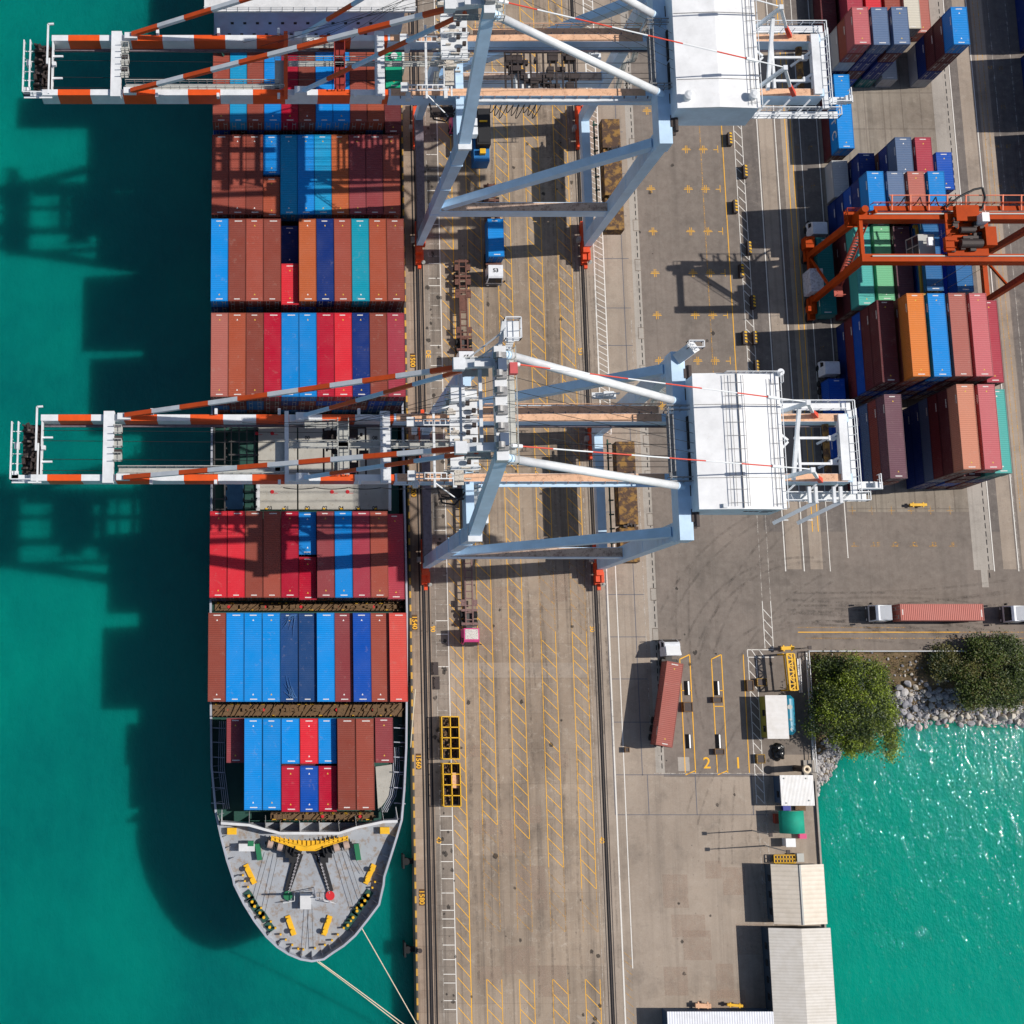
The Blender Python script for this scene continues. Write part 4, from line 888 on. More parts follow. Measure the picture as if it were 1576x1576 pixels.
    m_.build_each('apex_sheave', M_shroud, o)
    m_ = MB(); m_.box(25.1, 26.1, Yc-6.2, Yc+6.3, 59.2, 59.26); m_.rail([T(26.1, -6.2, 59.3), T(26.1, 6.3, 59.3)], 1.1, 1.1, .04); m_.rail([T(25.1, -6.2, 59.3), T(26.1, -6.2, 59.3)], 1.1, 1, .04)
    m_.box(20.8, 23.6, Yc+3.6, Yc+5.4, 58.0, 58.1); m_.box(20.8, 23.6, Yc-5.4, Yc-3.6, 58.0, 58.1); m_.rail([T(20.8, -5.4, 58.1), T(23.6, -5.4, 58.1)], 1.1, .7, .04); m_.rail([T(20.8, 5.4, 58.1), T(23.6, 5.4, 58.1)], 1.1, .7, .04)
    m_.build('apex_walkway', M_grate, o)
    m_ = MB()
    for yy in (4.5, -4.5): m_.beam(T(19.6, yy, 59.4), T(24.0, yy, 60.2), .9, .7); m_.cbox(T(20.2, yy, 59.6), (1.2, 1.3, .9)); m_.cbox(T(22.6, yy-.2, 60.4), (1.8, .6, .5))
    m_.beam(T(22.4, -3.9, 59.6), T(22.4, 3.9, 59.6), .35); m_.beam(T(20.6, -3.9, 57.6), T(20.6, 3.9, 57.6), .25)
    m_.build('forestay_bracket', M_cw, o)
    m_ = MB(); m_.cbox(T(24.4, 3.9, 61.5), (.9, 1.3, .7)); m_.cbox(T(24.4, -4.0, 61.5), (.9, 1.3, .7)); m_.build_each('sheave_guard', paint('guard_dark_blue', (70, 86, 110), .5), o)
    m_ = MB(); m_.cbox(T(25.7, 3.7, 60.8), (.8, 1.2, .8)); m_.build('red_hatch', paint('hatch_red', (196, 84, 84), .6), o)
    # north end stair and beacon frame on the apex
    m_ = MB(); m_.box(24.7, 26.3, Yc+6.5, Yc+8.7, 61.4, 61.46); m_.rail([T(24.7, 6.5, 61.5), T(26.3, 6.5, 61.5), T(26.3, 8.7, 61.5), T(24.7, 8.7, 61.5), T(24.7, 6.5, 61.5)], 1.2, .8, .05)
    m_.beam(T(24.4, 5.8, 60.2), T(24.7, 8.6, 61.6), .4); m_.beam(T(25.4, 6.2, 59.6), T(25.9, 7.6, 61.2), .7, .12)
    for k in range(9): q = T(25.4, 6.2, 59.8).lerp(T(25.9, 7.6, 61.4), k/8); m_.beam(q-Vector((.4, 0, 0)), q+Vector((.4, 0, 0)), .08)
    m_.beam(T(21.0, 5.2, 58.4), T(24.4, 7.4, 61.0), .16); m_.beam(T(22.4, 5.4, 58.6), T(24.5, 6.6, 60.8), .16)
    m_.build('apex_stair', M_cw, o)
    # lower machinery deck west of the waterside frame (z about 46)
    m_ = MB(); m_.box(20.8, 24.0, Yc-4.6, Yc+4.8, 48.0, 48.1)
    for yy in (-4.4, -1.8, 1.0, 3.6): m_.rail([T(20.8, yy, 48.1), T(24, yy, 48.1)], 1.1, .8, .05)
    for x, y, dx, dy, dz in ((21.6, 4.0, 1.6, 1.9, 1.4),): m_.cbox(T(x, y, 48.8), (dx, dy, dz))
    m_.build('rope_deck', M_cw, cr)
    m_ = MB()
    for k in range(9): m_.tube(T(22.6+(k % 2)*.7, -3.8+k*.85, 48.7), T(23.0+(k % 2)*.7, -3.8+k*.85, 48.7), .3, n=12)
    m_.build_each('rope_sheave', M_mach, cr)
    m_ = MB(); r_ = random.Random(19)
    for k in range(60):
        q = T(r_.uniform(20.6, 24.0), r_.uniform(-5.4, 5.2), r_.uniform(44, 49.5)); m_.cbox(q, (r_.uniform(.1, 1.3), r_.uniform(.08, .5), r_.uniform(.1, .6)))
    for k in range(12): yy = -5.2+k*.95; m_.beam(T(20.5, yy, 47.6), T(24.0, yy+r_.uniform(-.6, .6), 48.0), .12)
    m_.box(21.9, 23.0, Yc-5.5, Yc+5.2, 43.2, 43.5); m_.build('rope_deck_fittings', paint('fitting_cream', (206, 198, 186), .6, 0, .6, (110, 92, 80), 1.2, .5), cr)
    # cross beams
    m_ = MB(); m_.beam(T(24.6, -9.6, 36.2), T(24.6, 9.6, 36.2), 1.0, 3.0); m_.build('waterside_cross_beam', M_cb, cr)
    m_ = MB(); m_.beam(T(49.8, -11.55, 39.0), T(49.8, 11.55, 39.0), 1.65, 2.4); m_.build('landside_cross_beam', M_cb, cr)
    m_ = MB(); m_.box(48.0, 48.9, Yc-3.8, Yc+3.8, 40.2, 40.25); m_.rail([T(48.0, -4.4, 40.2), T(48.0, 4.4, 40.2)], 1.1, 1.0, .05); m_.rail([T(48.5, -3.4, 40.2), T(48.5, 3.4, 40.2)], 1.1, 1.0, .05)
    for yy in (-4.6, -4.1, 4.1, 4.6): m_.rail([T(47.8, yy, 40.2), T(50.6, yy, 40.2)], 1.1, .8, .05)
    m_.build('cross_beam_walkway', M_shroud, cr)
    m_ = MB()
    for yy, L in ((-8.6, 2.6), (-5.6, 2.2), (6.2, 2.4), (8.8, 2.0)):
        m_.cbox(T(50.9, yy, 39.8), (.9, L*.6, .9)); m_.tube(T(51.1, yy-L/2, 40.1), T(51.1, yy+L/2, 40.1), .35, n=10)
    m_.beam(T(51.1, -10, 39.2), T(51.1, 10, 39.2), .5, .3); m_.build('ventilation_pipes', M_mach, cr)
    for sy in (-1, 1):
        m_ = MB(); m_.beam(T(24.6, sy*10.0, 15.4), T(49.0, sy*10.0, 15.4), 1.4, 2.0); o = m_.build('portal_beam', M_cb, cr)
        m_ = MB(); m_.box(25.0, 48.8, Yc+sy*10-.62, Yc+sy*10+.62, 16.402, 16.42); m_.build('beam_top_plate', M_port, o)
        m_ = MB(); m_.beam(T(25.2, sy*10.05, 16.8), T(49.2, sy*10.15, 37.0), 1.05, 1.15, 1.2, 1.3); m_.build('diagonal_brace', M_cb, cr)
        m_ = MB(); a, b_ = T(25.6, sy*5.6, 59.2), T(48.4, sy*5.2, 41.4); m_.tube(a, b_, .47, .47, 20); o = m_.build('backstay_tube', M_cw, cr, smooth=False)
        for p_ in o.data.polygons: p_.use_smooth = len(p_.vertices) == 4
        m_ = MB(); m_.tube(b_, T(49.6, sy*5.2, 40.5), .5, .34, 16); m_.tube(T(24.6, sy*5.5, 59.9), a, .4, .5, 16); m_.build_each('tube_socket', M_cb, o)
    for sy in (1,):
        m_ = MB(); m_.beam(T(50.0, sy*10.8, 40.0), T(51.2, sy*11.6, 42.0), 1.4, 1.4); m_.rail([T(50.2, sy*11.2, 42.4), T(52.0, sy*11.2, 42.4), T(52.0, sy*12.0, 42.4), T(50.2, sy*12.0, 42.4), T(50.2, sy*11.2, 42.4)], 1.0, .6, .05); m_.build('leg_head', M_cw, cr)
    # girders: striped boom, plain back part
    tip = -30.0+sx; hinge = 15.5; per = 4.03; start = -25.5+sx*1.0
    bounds = []; x = start
    while x < hinge: bounds.append((x-(tip+2.4))/(hinge-(tip+2.4))); x += per
    for sy, yc in ((1, 3.85), (-1, -3.6)):
        m_ = MB(); m_.striped(T(tip+(2.4 if sy > 0 else 1.2), yc, GZ-1.2), T(hinge, yc, GZ-1.2), .78, 2.4, bounds, 0); o = m_.build('boom_girder', [M_cw, M_or], cr)
        m_ = MB(); m_.beam(T(tip+2.5, yc-sy*.55, GZ-2.2), T(70.5, yc-sy*.55, GZ-2.2), .3, .25); m_.build('trolley_rail', M_purple, o)
        m_ = MB(); m_.beam(T(hinge+.02, yc, GZ-1.25), T(71.0, yc, GZ-1.25), 1.0, 2.5); o = m_.build('fixed_girder', M_cb if second else M_cb, cr)
        m_ = MB(); m_.box(hinge+.3, 48.2, Yc+yc-.48, Yc+yc+.48, GZ+.002, GZ+.02); m_.box(61.5, 70.4, Yc+yc-.48, Yc+yc+.48, GZ+.002, GZ+.02); m_.build('girder_top_plate', M_tan, o)
        m_ = MB()
        for k in range(22): m_.cbox(T(17+k*1.5, yc+sy*.62, GZ-.1), (.12, .3, .2))
        m_.build_each('girder_bracket', M_purple, o)
    # fixed girder walkway along the north side and pipe along the south one
    m_ = MB(); m_.box(26.5, 48, Yc+4.5, Yc+5.4, GZ-.4, GZ-.34); m_.rail([T(26.5, 5.4, GZ-.3), T(48, 5.4, GZ-.3)], 1.1, 1.7, .04); m_.build('girder_walkway', M_tan, cr)
    m_ = MB(); m_.beam(T(26, -4.5, GZ-.5), T(49, -4.5, GZ-.5), .35, .3); m_.build('festoon_track', M_cw if not second else M_cb, cr)
    # boom ties
    def tie(x0, x1, nm='boom_tie', z=GZ+.35, m=M_cw, y0=-4.3, y1=4.6, h=.9):
        q = MB(); q.box(x0+sx, x1+sx, Yc+y0, Yc+y1, z-h, z); return q.build(nm, m, cr)
    t1 = tie(-19.9, -18.6); m_ = MB(); g_ = MB()
    for yy in (2.2, .5, -1.2):
        m_.rail([T(-18.6+sx, yy+.5, GZ), T(-17.6+sx, yy+.5, GZ), T(-17.6+sx, yy-.4, GZ), T(-18.6+sx, yy-.4, GZ)], 1.1, .5, .045); m_.box(-18.6+sx, -17.6+sx, Yc+yy-.4, Yc+yy+.5, GZ-.1, GZ-.04)
    for yy in (1.35, -.35): g_.cbox(T(-18.1+sx, yy, GZ-.3), (.9, .55, .6))
    m_.build_each('service_basket', M_grate, t1); g_.build_each('sheave_box', M_mach, t1)
    tie(2.15, 2.65, m=M_or if not second else M_cw); tie(13.8, 15.0)
    m_ = MB(); m_.box(8.6+sx, 9.9+sx, Yc-3.4, Yc+3.6, GZ-.3, GZ-.24); m_.rail([T(8.6+sx, -3.4, GZ-.2), T(8.6+sx, 3.6, GZ-.2)], 1.1, .9, .05); m_.rail([T(9.9+sx, -3.4, GZ-.2), T(9.9+sx, 3.6, GZ-.2)], 1.1, .9, .05)
    m_.build('cross_walkway', M_grate if second else M_redw, cr)
    m_ = MB()
    for (x0, x1, ya, yb) in ((-18, 1.6, -3.1, -2.3), (2.7, 14.0, .05, .85), (4.6, 8.6, 2.6, 3.4), (15, 24, .05, .85), (1.0, 2.2, -3, .9)):
        m_.box(x0+sx, x1+sx, Yc+ya, Yc+yb, GZ-.3, GZ-.24); m_.rail([T(x0+sx, ya, GZ-.2), T(x1+sx, ya, GZ-.2)], 1.0, 1.1, .04); m_.rail([T(x0+sx, yb, GZ-.2), T(x1+sx, yb, GZ-.2)], 1.0, 1.1, .04)
    m_.build('boom_walkway', M_grate, cr)
    m_ = MB()
    for x0 in (-14, -6.2, 1.5, 11.2):
        m_.cbox(T(x0+sx, 4.5, GZ+.3), (.35, .7, .7)); m_.cbox(T(x0+sx, -4.2, GZ+.2), (.35, .5, .7))
    for yy in (3.9, -3.6): m_.cbox(T(4.3+sx, yy, GZ+.4), (1.6, .9, .7)); m_.cbox(T(-17.4+sx, yy, GZ+.3), (1.6, .8, .6))
    m_.build_each('stay_lug', M_cw, cr)
    # hinge area: white ladders and frames
    m_ = MB()
    for yc in (3.0, -3.6):
        for k in (-.35, .35): m_.beam(T(17.0, yc+k, GZ+1.2), T(23.0, yc+k, GZ+1.2), .14)
        for i in range(10): m_.beam(T(17.0+i*.66, yc-.35, GZ+1.2), T(17.0+i*.66, yc+.35, GZ+1.2), .1)
        m_.cbox(T(17.4, yc, GZ+1.3), (1.0, 1.2, .3)); m_.cbox(T(17.9, yc-.9, GZ+.6), (.6, .9, .9))
    for x0 in (20.2, 22.6): m_.beam(T(x0, -5, GZ+1.0), T(x0, 5, GZ+1.0), .28 if x0 < 22 else .45)
    m_.beam(T(23.4, -4.6, GZ+.8), T(23.4, 4.4, GZ+.8), .2)
    for sy in (-1, 1): m_.beam(T(20.2, sy*4.4, GZ+1), T(23.4, sy*6, GZ-2), .14)
    m_.build('hinge_frame', M_cw, cr)
    m_ = MB(); m_.box(21.0, 24.0, Yc-6.0, Yc-4.6, GZ-2.1, GZ-2.0); m_.rail([T(21, -6, GZ-2), T(24, -6, GZ-2)], 1.1, .6, .05, True); m_.path([T(20.8, -4.6, GZ-1), T(21.4, -6.4, GZ-1.8), T(23.0, -6.6, GZ-2), T(24.2, -5.2, GZ-1)], .12); m_.build('hose_platform', M_mach, cr)
    m_ = MB(); m_.beam(T(26.2, -6.4, 30), T(26.2, -3.0, 36), .8, .3); m_.rail([T(26.0, -9.4, 30), T(26.0, -4.4, 36)], 1, .8, .05)
    for k in range(5): m_.cbox(T(26.3, -8.6+k*1.3, 37.0-k*.2), (1.0, 1.0, 1.2))
    m_.build('stair_tower', M_cw, cr)
    # boom tip platform
    m_ = MB(); m_.rail([T(tip-1.0, 3.2, GZ-.4), T(tip-1.0, -3.9, GZ-.4), T(tip+1.4, -3.9, GZ-.4)], 1.1, .9, .06); m_.rail([T(tip-.2, 3.2, GZ-.4), T(tip-.2, -3.2, GZ-.4)], 1.1, 1.2, .06)
    m_.box(tip-1.0, tip-.2, Yc-3.9, Yc-2.7, GZ-.5, GZ-.4); m_.box(tip-1.0, tip+2.6, Yc-4.2, Yc-3.2, GZ-.5, GZ-.4)
    for yy in (-1.8, -.6, .8, 2.2): m_.beam(T(tip-1, yy, GZ-.4), T(tip+.2, yy, GZ-.4), .1)
    m_.beam(T(tip+2.2, -.6, GZ+1.6), T(tip+2.2, 4.8, GZ+1.6), .22); m_.beam(T(tip+2.2, 4.8, GZ+1.6), T(tip+2.9, 4.85, GZ+1.6), .22); m_.beam(T(tip+2.4, -4.4, GZ+1.2), T(tip+2.4, .4, GZ+1.2), .2)
    for yy in (1.4, -1.6): m_.beam(T(tip+2.6, yy, GZ-.2), T(tip+3.9, yy, GZ-.2), .22)
    m_.cbox(T(tip-.4, .3, GZ), (.5, .8, .8)); m_.cbox(T(tip+2.9, 0, GZ+.4), (.5, .5, .5)); m_.box(tip+2.5, tip+2.62, Yc-3.2, Yc+3.4, GZ-1, GZ+.1)
    m_.build('tip_platform', M_cw, cr)
    m_ = MB(); r_ = random.Random(4); m_.box(tip+.1, tip+2.5, Yc-3.3, Yc+3.2, GZ-1.6, GZ-1.2)
    for k in range(46):
        m_.cbox(T(tip+.3+r_.random()*2.0, r_.uniform(-3.1, 3.0), GZ-.9+r_.random()*.8), (r_.uniform(.15, .7), r_.uniform(.15, .9), r_.uniform(.2, .9)), r_.uniform(-.5, .5))
    for yy in (-2.4, -1.0, .9, 2.3): m_.tube(T(tip+.7, yy-.12, GZ-.6), T(tip+.7, yy+.12, GZ-.6), .65, n=14)
    m_.build('tip_sheaves', M_mach, cr)
    # stays
    def frac(n_, o=0): return [(i+o)/n_ for i in range(1, n_)]
    for sy, yc in ((1, 4.0), (-1, -3.7)):
        m_ = MB(); p0, p1 = T(-17.2+sx, yc, GZ+.6), T(21.0, sy*4.4, 59.2); m_.striped(p0, p1, .52, .52, frac(11), 1, tube=False); m_.build('forestay', [M_cw, M_or], cr)
        m_ = MB(); p0, p1 = T(4.6+sx, yc, GZ+.6), T(22.2, sy*4.6, 58.2); m_.striped(p0, p1, .42, .42, frac(6), 0); m_.build('inner_forestay', [M_cb, M_or], cr)
        m_ = MB(); p0, p1 = T(25.4, sy*4.4, 60.4), T(62.8, sy*4.0+.1, 45.0); m_.striped(p0, p1, .16, .16, frac(8), 1, True); m_.tube(p0, p0.lerp(p1, .03), .22, n=8)
        q = p0.lerp(p1, .86); m_.tube(q, p0.lerp(p1, .9), .2, n=8)
        m_.build('backstay_rod', [M_cw, M_rodr], cr)
        m_ = MB(); a = T(63.2, sy*4.0, 44.8); m_.beam(T(61.6, sy*4.0, GZ+1.5), a, .4, .4); m_.beam(a, T(65.6, sy*4.0, GZ+2.4), .35, .35); m_.cbox(a, (.5, .6, .5)); o = m_.build('rear_mast', M_cw, cr)
        m_ = MB(); m_.beam(T(65.6, sy*4.0, GZ+2.4), T(67.0, sy*4.0, GZ+.2), .4, .4, .6, .5); m_.build('mast_foot', M_rodr, o)
    # machinery house
    hx0, hx1, hy0, hy1, hz0, hz1 = 50.55, 60.55, -8.2, 7.9, 38.15, 43.1
    m_ = MB(); m_.box(hx0, hx1, Yc+hy0, Yc+hy1, hz0, hz1); hs = m_.build('machinery_house', M_house2, cr)
    m_ = MB(); xm = (hx0+hx1)/2; e = .12
    m_.add([(hx0-e, Yc+hy0-e, hz1), (hx1+e, Yc+hy0-e, hz1), (xm, Yc+hy0-e, hz1+.35), (hx0-e, Yc+hy1+e, hz1), (hx1+e, Yc+hy1+e, hz1), (xm, Yc+hy1+e, hz1+.35)], [(0, 1, 2), (5, 4, 3), (0, 2, 5, 3), (2, 1, 4, 5), (0, 3, 4, 1)])
    m_.build('roof', M_house, hs)
    m_ = MB()
    for yy in (-4.6, 4.2): m_.beam((hx0, Yc+yy, hz1+.06), (xm, Yc+yy, hz1+.4), .06, .08); m_.beam((xm, Yc+yy, hz1+.4), (hx1, Yc+yy, hz1+.06), .06, .08)
    if second:
        m_.box(xm-.03, xm+.05, Yc+hy0, Yc+hy1, hz1+.36, hz1+.5)
        for xx in (xm-1.5, xm-.8, xm+.7): m_.beam((xx, Yc+hy0+.2, hz1+.5), (xx, Yc+hy1-.2, hz1+.5), .05)
        for k in range(10): yy = hy0+.6+k*1.6; m_.beam((xm-1.5, Yc+yy, hz1+.5), (xm+.7, Yc+yy, hz1+.5), .05)
    for xx in (hx1-1.2, hx1-.7): m_.beam((xx, Yc+hy0+.2, hz1+.35), (xx, Yc+hy1-.6, hz1+.35), .05)
    for k in range(9): yy = hy0+.5+k*1.8; m_.beam((hx1-1.2, Yc+yy, hz1+.35), (hx1-.1, Yc+yy, hz1+.35), .05)
    m_.build('roof_walkway', M_shroud, hs)
    m_ = MB(); m_.rail([(hx0+3.6, Yc+hy1+.1, hz1+.2), (hx1+.2, Yc+hy1+.1, hz1+.2), (hx1+.2, Yc+hy1-1.2, hz1+.2)], .9, .8, .035); m_.rail([(hx1+.15, Yc+hy0, hz1), (hx1+.15, Yc+hy1, hz1)], .5, 2, .04, False); m_.build('roof_railing', M_cw, hs)
    m_ = MB()
    if not second:
        for xx, yy in ((hx0+1.1, hy0+1.2), (hx1-.9, hy0+1.3), (hx0+1.1, hy1-.9), (hx1-.9, hy1-1)): m_.tube((xx, Yc+yy, hz1), (xx, Yc+yy, hz1+.95), .52, n=20); m_.tube((xx, Yc+yy, hz1+.95), (xx, Yc+yy, hz1+1.1), .6, .3, 20)
    else: m_.cbox((xm-2.2, Yc+hy0+.25, hz1+.3), (.5, .5, .4)); m_.tube((hx1+.3, Yc+hy1+.2, hz1-.6), (hx1+.3, Yc+hy1+.2, hz1+.4), .42, n=12)
    m_.build_each('roof_vent', M_cw, hs)
    m_ = MB(); m_.box(hx0-.16, hx0-.01, Yc-4.4, Yc-1.0, hz0+.3, hz0+2.6); m_.box(hx0-.16, hx0-.01, Yc-.6, Yc+3.4, hz0+.3, hz0+2.6); m_.build_each('front_opening', M_black, hs)
    m_ = MB()
    for k, (w_, h_) in enumerate(((.5, .5), (.5, .5), (.5, .5))): m_.box(xm+.9+k*.62, xm+.9+k*.62+w_, Yc+hy0-.03, Yc+hy0-.005, hz0+2.4, hz0+2.4+h_)
    for k in range(3): m_.box(xm+3.0, xm+4.6-k*.3, Yc+hy0-.03, Yc+hy0-.005, hz0+3.0-k*.5, hz0+3.15-k*.5)
    if second: m_.build('wall_emblem', paint('emblem_grey_red', (96, 80, 88), .6), hs)
    # back reach
    m_ = MB(); m_.box(69.6, 70.6, Yc-4.0, Yc+4.2, GZ-.5, GZ+.4); m_.build('end_tie', M_cw, cr)
    m_ = MB(); m_.beam(T(63.1, -4.2, GZ+1.6), T(63.1, 4.0, GZ+4.6), .4, .4); m_.beam(T(64.6, -3.2, GZ+.2), T(64.6, 3.2, GZ+.2), .3); m_.beam(T(64.4, -1.8, GZ-.5), T(69.6, -1.8, GZ-.5), .3, .25); m_.beam(T(64.4, 1.4, GZ-.5), T(69.6, 1.4, GZ-.5), .3, .25)
    m_.beam(T(61.2, 2.4, GZ+1), T(63, .8, GZ+1), .25); m_.beam(T(61.2, -1.2, GZ+1), T(63, .6, GZ+1), .25)
    for yy in (1.0, -2.0): m_.beam(T(67.8, yy, GZ-2), T(69.6, yy+.9, GZ), .3); m_.cbox(T(69.0, yy+.4, GZ-.6), (.8, .6, .5))
    m_.build('rear_bracing', M_cw, cr)
    m_ = MB(); m_.tube(T(68.8, -3.4, GZ-1.6), T(68.8, 3.4, GZ-1.6), .4, n=12); m_.build('rear_drum', M_tray, cr)
    m_ = MB()
    m_.box(61.6, 71.6, Yc+4.9, Yc+5.9, GZ-.6, GZ-.54); m_.rail([T(61.6, 5.9, GZ-.5), T(71.6, 5.9, GZ-.5), T(71.6, 4.0, GZ-.5)], 1.1, 1.4, .05); m_.rail([T(61.6, 4.9, GZ-.5), T(70.6, 4.9, GZ-.5)], 1.1, 1.4, .04)
    m_.box(70.9, 71.7, Yc-5.5, Yc+4.9, GZ-.6, GZ-.54); m_.rail([T(71.7, 4.9, GZ-.5), T(71.7, -5.5, GZ-.5)], 1.1, 1.0, .05)
    m_.box(61.6, 73.4, Yc-6.2, Yc-5.2, GZ-2.0, GZ-1.94); m_.rail([T(61.6, -6.2, GZ-1.9), T(73.4, -6.2, GZ-1.9), T(73.4, -4.2, GZ-1.9)], 1.1, 1.3, .05); m_.rail([T(61.6, -5.2, GZ-1.9), T(73.4, -5.2, GZ-1.9)], 1.1, 1.3, .05)
    m_.box(71.8, 74.0, Yc-5.0, Yc-4.0, GZ-.6, GZ-.5); m_.rail([T(71.8, -5, GZ-.5), T(74.2, -5, GZ-.5), T(74.2, -3.2, GZ-.5)], 1.0, .6, .05)
    for k in range(4): m_.beam(T(62.4+k*2.6, -6.2, GZ-1.9), T(64.2+k*2.6, -4.3, GZ-.6), .22)
    m_.cbox(T(74.0, -4.6, GZ), (.9, .9, .5))
    m_.build('rear_walkway', M_cw, cr)
    if second:
        m_ = MB()
        for k in (0, 3.0):
            m_.beam(T(65.6+k, -4.7, GZ), T(65.8+k, -6.6, GZ-.5), .35); m_.beam(T(66.4+k, -4.7, GZ), T(66.6+k, -6.6, GZ-.5), .35); m_.beam(T(62.6+k, -8.6, GZ-4), T(66.8+k, -6.4, GZ-.5), .45, .3); m_.beam(T(62.8+k, -8.2, GZ-4), T(64.5+k, -8.2, GZ-4), .12)
        m_.build('maintenance_hoist', M_cw, cr)
    # rusty counterweight tray behind the landside rail
    m_ = MB()
    for k, (y0, y1) in enumerate(((3.6, 8.2), (-4.0, 3.3), (-9.4, -4.3))): m_.box(50.7, 53.4, Yc+y0-1.0, Yc+y1-1.0, 6.6, 8.7+.15*(k % 2))
    tr_ = m_.build('counterweight_tray', M_tray, cr)
    m_ = MB(); r_ = random.Random(8)
    for k in range(14): m_.cbox(T(r_.uniform(51, 53.2), r_.choice((-5.3, 2.4))+r_.uniform(-.3, .3), 9.0), (r_.uniform(.2, .5), r_.uniform(.2, .5), .4))
    m_.build_each('tray_lug', M_mach, tr_)
    m_ = MB()
    for k in range(9): m_.beam(T(49.9, -9.5+k*2.1, 6.4), T(50.6, -9.5+k*2.1, 6.6), .2)
    m_.beam(T(50.1, -10, 6.4), T(50.1, 8, 6.4), .2); m_.build('tray_bracket', M_dkgreen, tr_)
    m_ = MB()
    for x, y, d in ((50.4, 10.6, 1.5), (52.0, 11.0, 1.2)): m_.rail([T(50.2, 8.4, 13), T(53.2, 8.4, 13), T(53.2, 11.6, 13), T(50.2, 11.6, 13)], 1.0, .6, .05)
    m_.rail([T(44.5, 11.0, 20), T(47.5, 10.8, 22)], 1.0, .6, .05); m_.box(44.5, 47.8, Yc+10.7, Yc+11.6, 20, 20.1); m_.cbox(T(46.6, 11.2, 20.6), (1.4, .7, .8)); m_.build_each('leg_platform', M_cw, cr)
    # trolley with cab and spreader
    tx = 9.6 if second else 33.5
    m_ = MB()
    for yy in (-3.1, 3.2): m_.beam(T(tx-2.6, yy, GZ-2.3), T(tx+(2.6 if second else 6.5), yy, GZ-2.3), .3)
    n_ = 6 if second else 12
    for k in range(n_): m_.beam(T(tx-2.6+k*(5.2 if second else 9.1)/(n_-1), -3.1, GZ-2.3), T(tx-2.6+k*(5.2 if second else 9.1)/(n_-1), 3.2, GZ-2.3), .22)
    r_ = random.Random(3)
    for k in range(16 if second else 44): m_.cbox(T(tx-2.4+r_.random()*(4.8 if second else 8.8), r_.uniform(-2.9, 3.0), GZ-2.6), (r_.uniform(.2, 1.3), r_.uniform(.2, 1.3), r_.uniform(.3, 1.1)))
    tr = m_.build('trolley', M_mach, cr)
    m_ = MB(); m_.box(tx-1.2, tx+.9, Yc-3.0, Yc+.4, GZ-5.2, GZ-2.8); cb = m_.build('operator_cab', M_cw, tr); m_ = MB(); m_.box(tx-1.25, tx+.95, Yc-3.05, Yc-1.4, GZ-4.6, GZ-3.4); m_.build('cab_window', M_glass, cb)
    if second: m_ = MB(); m_.cbox(T(tx-.2, -1.0, GZ-2.2), (1.3, 1.5, .8)); m_.build('cab_roof_box', M_house, tr)
    # wires
    m_ = MB()
    for yy in (2.4, 1.1, -1.2, -2.6): m_.tube(T(tip+2.4, yy, GZ-.6), T(tx-2.5, yy, GZ-1.9), .035, n=4)
    for k in range(7): m_.tube(T(24, -3.4+k*1.0, 60.6), T(-3+k*2.2, 3.2-(k % 2)*.5, GZ), .03, n=4)
    for k in range(5): m_.tube(T(25, -3.0+k*1.5, 60.8), T(50.6, -2.6+k*1.2, 42.0), .03, n=4)
    for yy in (2.0, .6, -.8, -2.2, 2.7, -1.5): m_.tube(T(26, yy, GZ-.4), T(50, yy, GZ-.4), .035, n=4)
    m_.build('wire_ropes', M_wire, cr)
    m_ = MB()
    for k in range(9 if not second else 6):
        x0 = (28.6+k*.72) if not second else (2.0+k*4.0); wd = .7 if not second else 3.9; dp = 2.2+(k % 3)*.8 if not second else 1.0; pts = []
        for i in range(9): u = i/8; pts.append(T(x0+u*wd, -4.7-(0.0 if second else .2), GZ-.8-dp*4*u*(1-u)))
        m_.path(pts, .06, 5)
    m_.build('festoon_cable', M_wire, cr)
    m_ = MB()
    for X, Y_, z0, z1 in ((24.3, 8.7, 16.5, 36), (50.8, 8.8, 16.5, 37)):
        for k in range(5):
            za, zb_ = z0+(z1-z0)*k/5, z0+(z1-z0)*(k+1)/5; m_.beam(T(X, Y_-1+(k % 2)*2, za), T(X, Y_+1-(k % 2)*2, zb_), .6, .12); m_.rail([T(X+.35, Y_-1+(k % 2)*2, za), T(X+.35, Y_+1-(k % 2)*2, zb_)], 1, 1.0, .035)
    m_.build('access_stairs', M_grate, cr)
    return cr
c2 = sts_crane(31.8, 'whole pale blue ship to shore crane in the middle, grey catwalks on its boom', True)
c1 = sts_crane(81.7, 'ship to shore crane cut by the top edge, round vents on its machinery house', False, -.0)
# ================================================================ YARD GANTRY (orange, rubber tyred)
M_ro = paint('yard_crane_orange', (176, 64, 8), .5, 0, .35, (110, 46, 30), .7, .6); M_ro.node_tree.nodes['Principled BSDF'].inputs['Specular IOR Level'].default_value = .12; M_tyre = flat('tyre_black', (22, 22, 24), .85); M_ms = flat('galvanised', (176, 176, 170), .5)
rt = thing('yard_gantry', 'orange rubber tyred gantry straddling the yard stacks with a cab on its trolley', 'crane', (98, 66, 0))
YN, YS, XW, XE, ZT = 69.1, 62.9, 83.6, 110.2, 19.6
for Y, nm in ((YN, 'n'), (YS, 's')):
    m_ = MB(); m_.box(XW-.4, XE+.4, Y-.55, Y+.55, ZT-1.7, ZT); g_ = m_.build('main_girder', M_ro, rt)
    m_ = MB(); m_.box(XW+1, XE-1, Y+.1, Y+.28, ZT+.02, ZT+.2); m_.build('girder_rail', M_ms, g_)
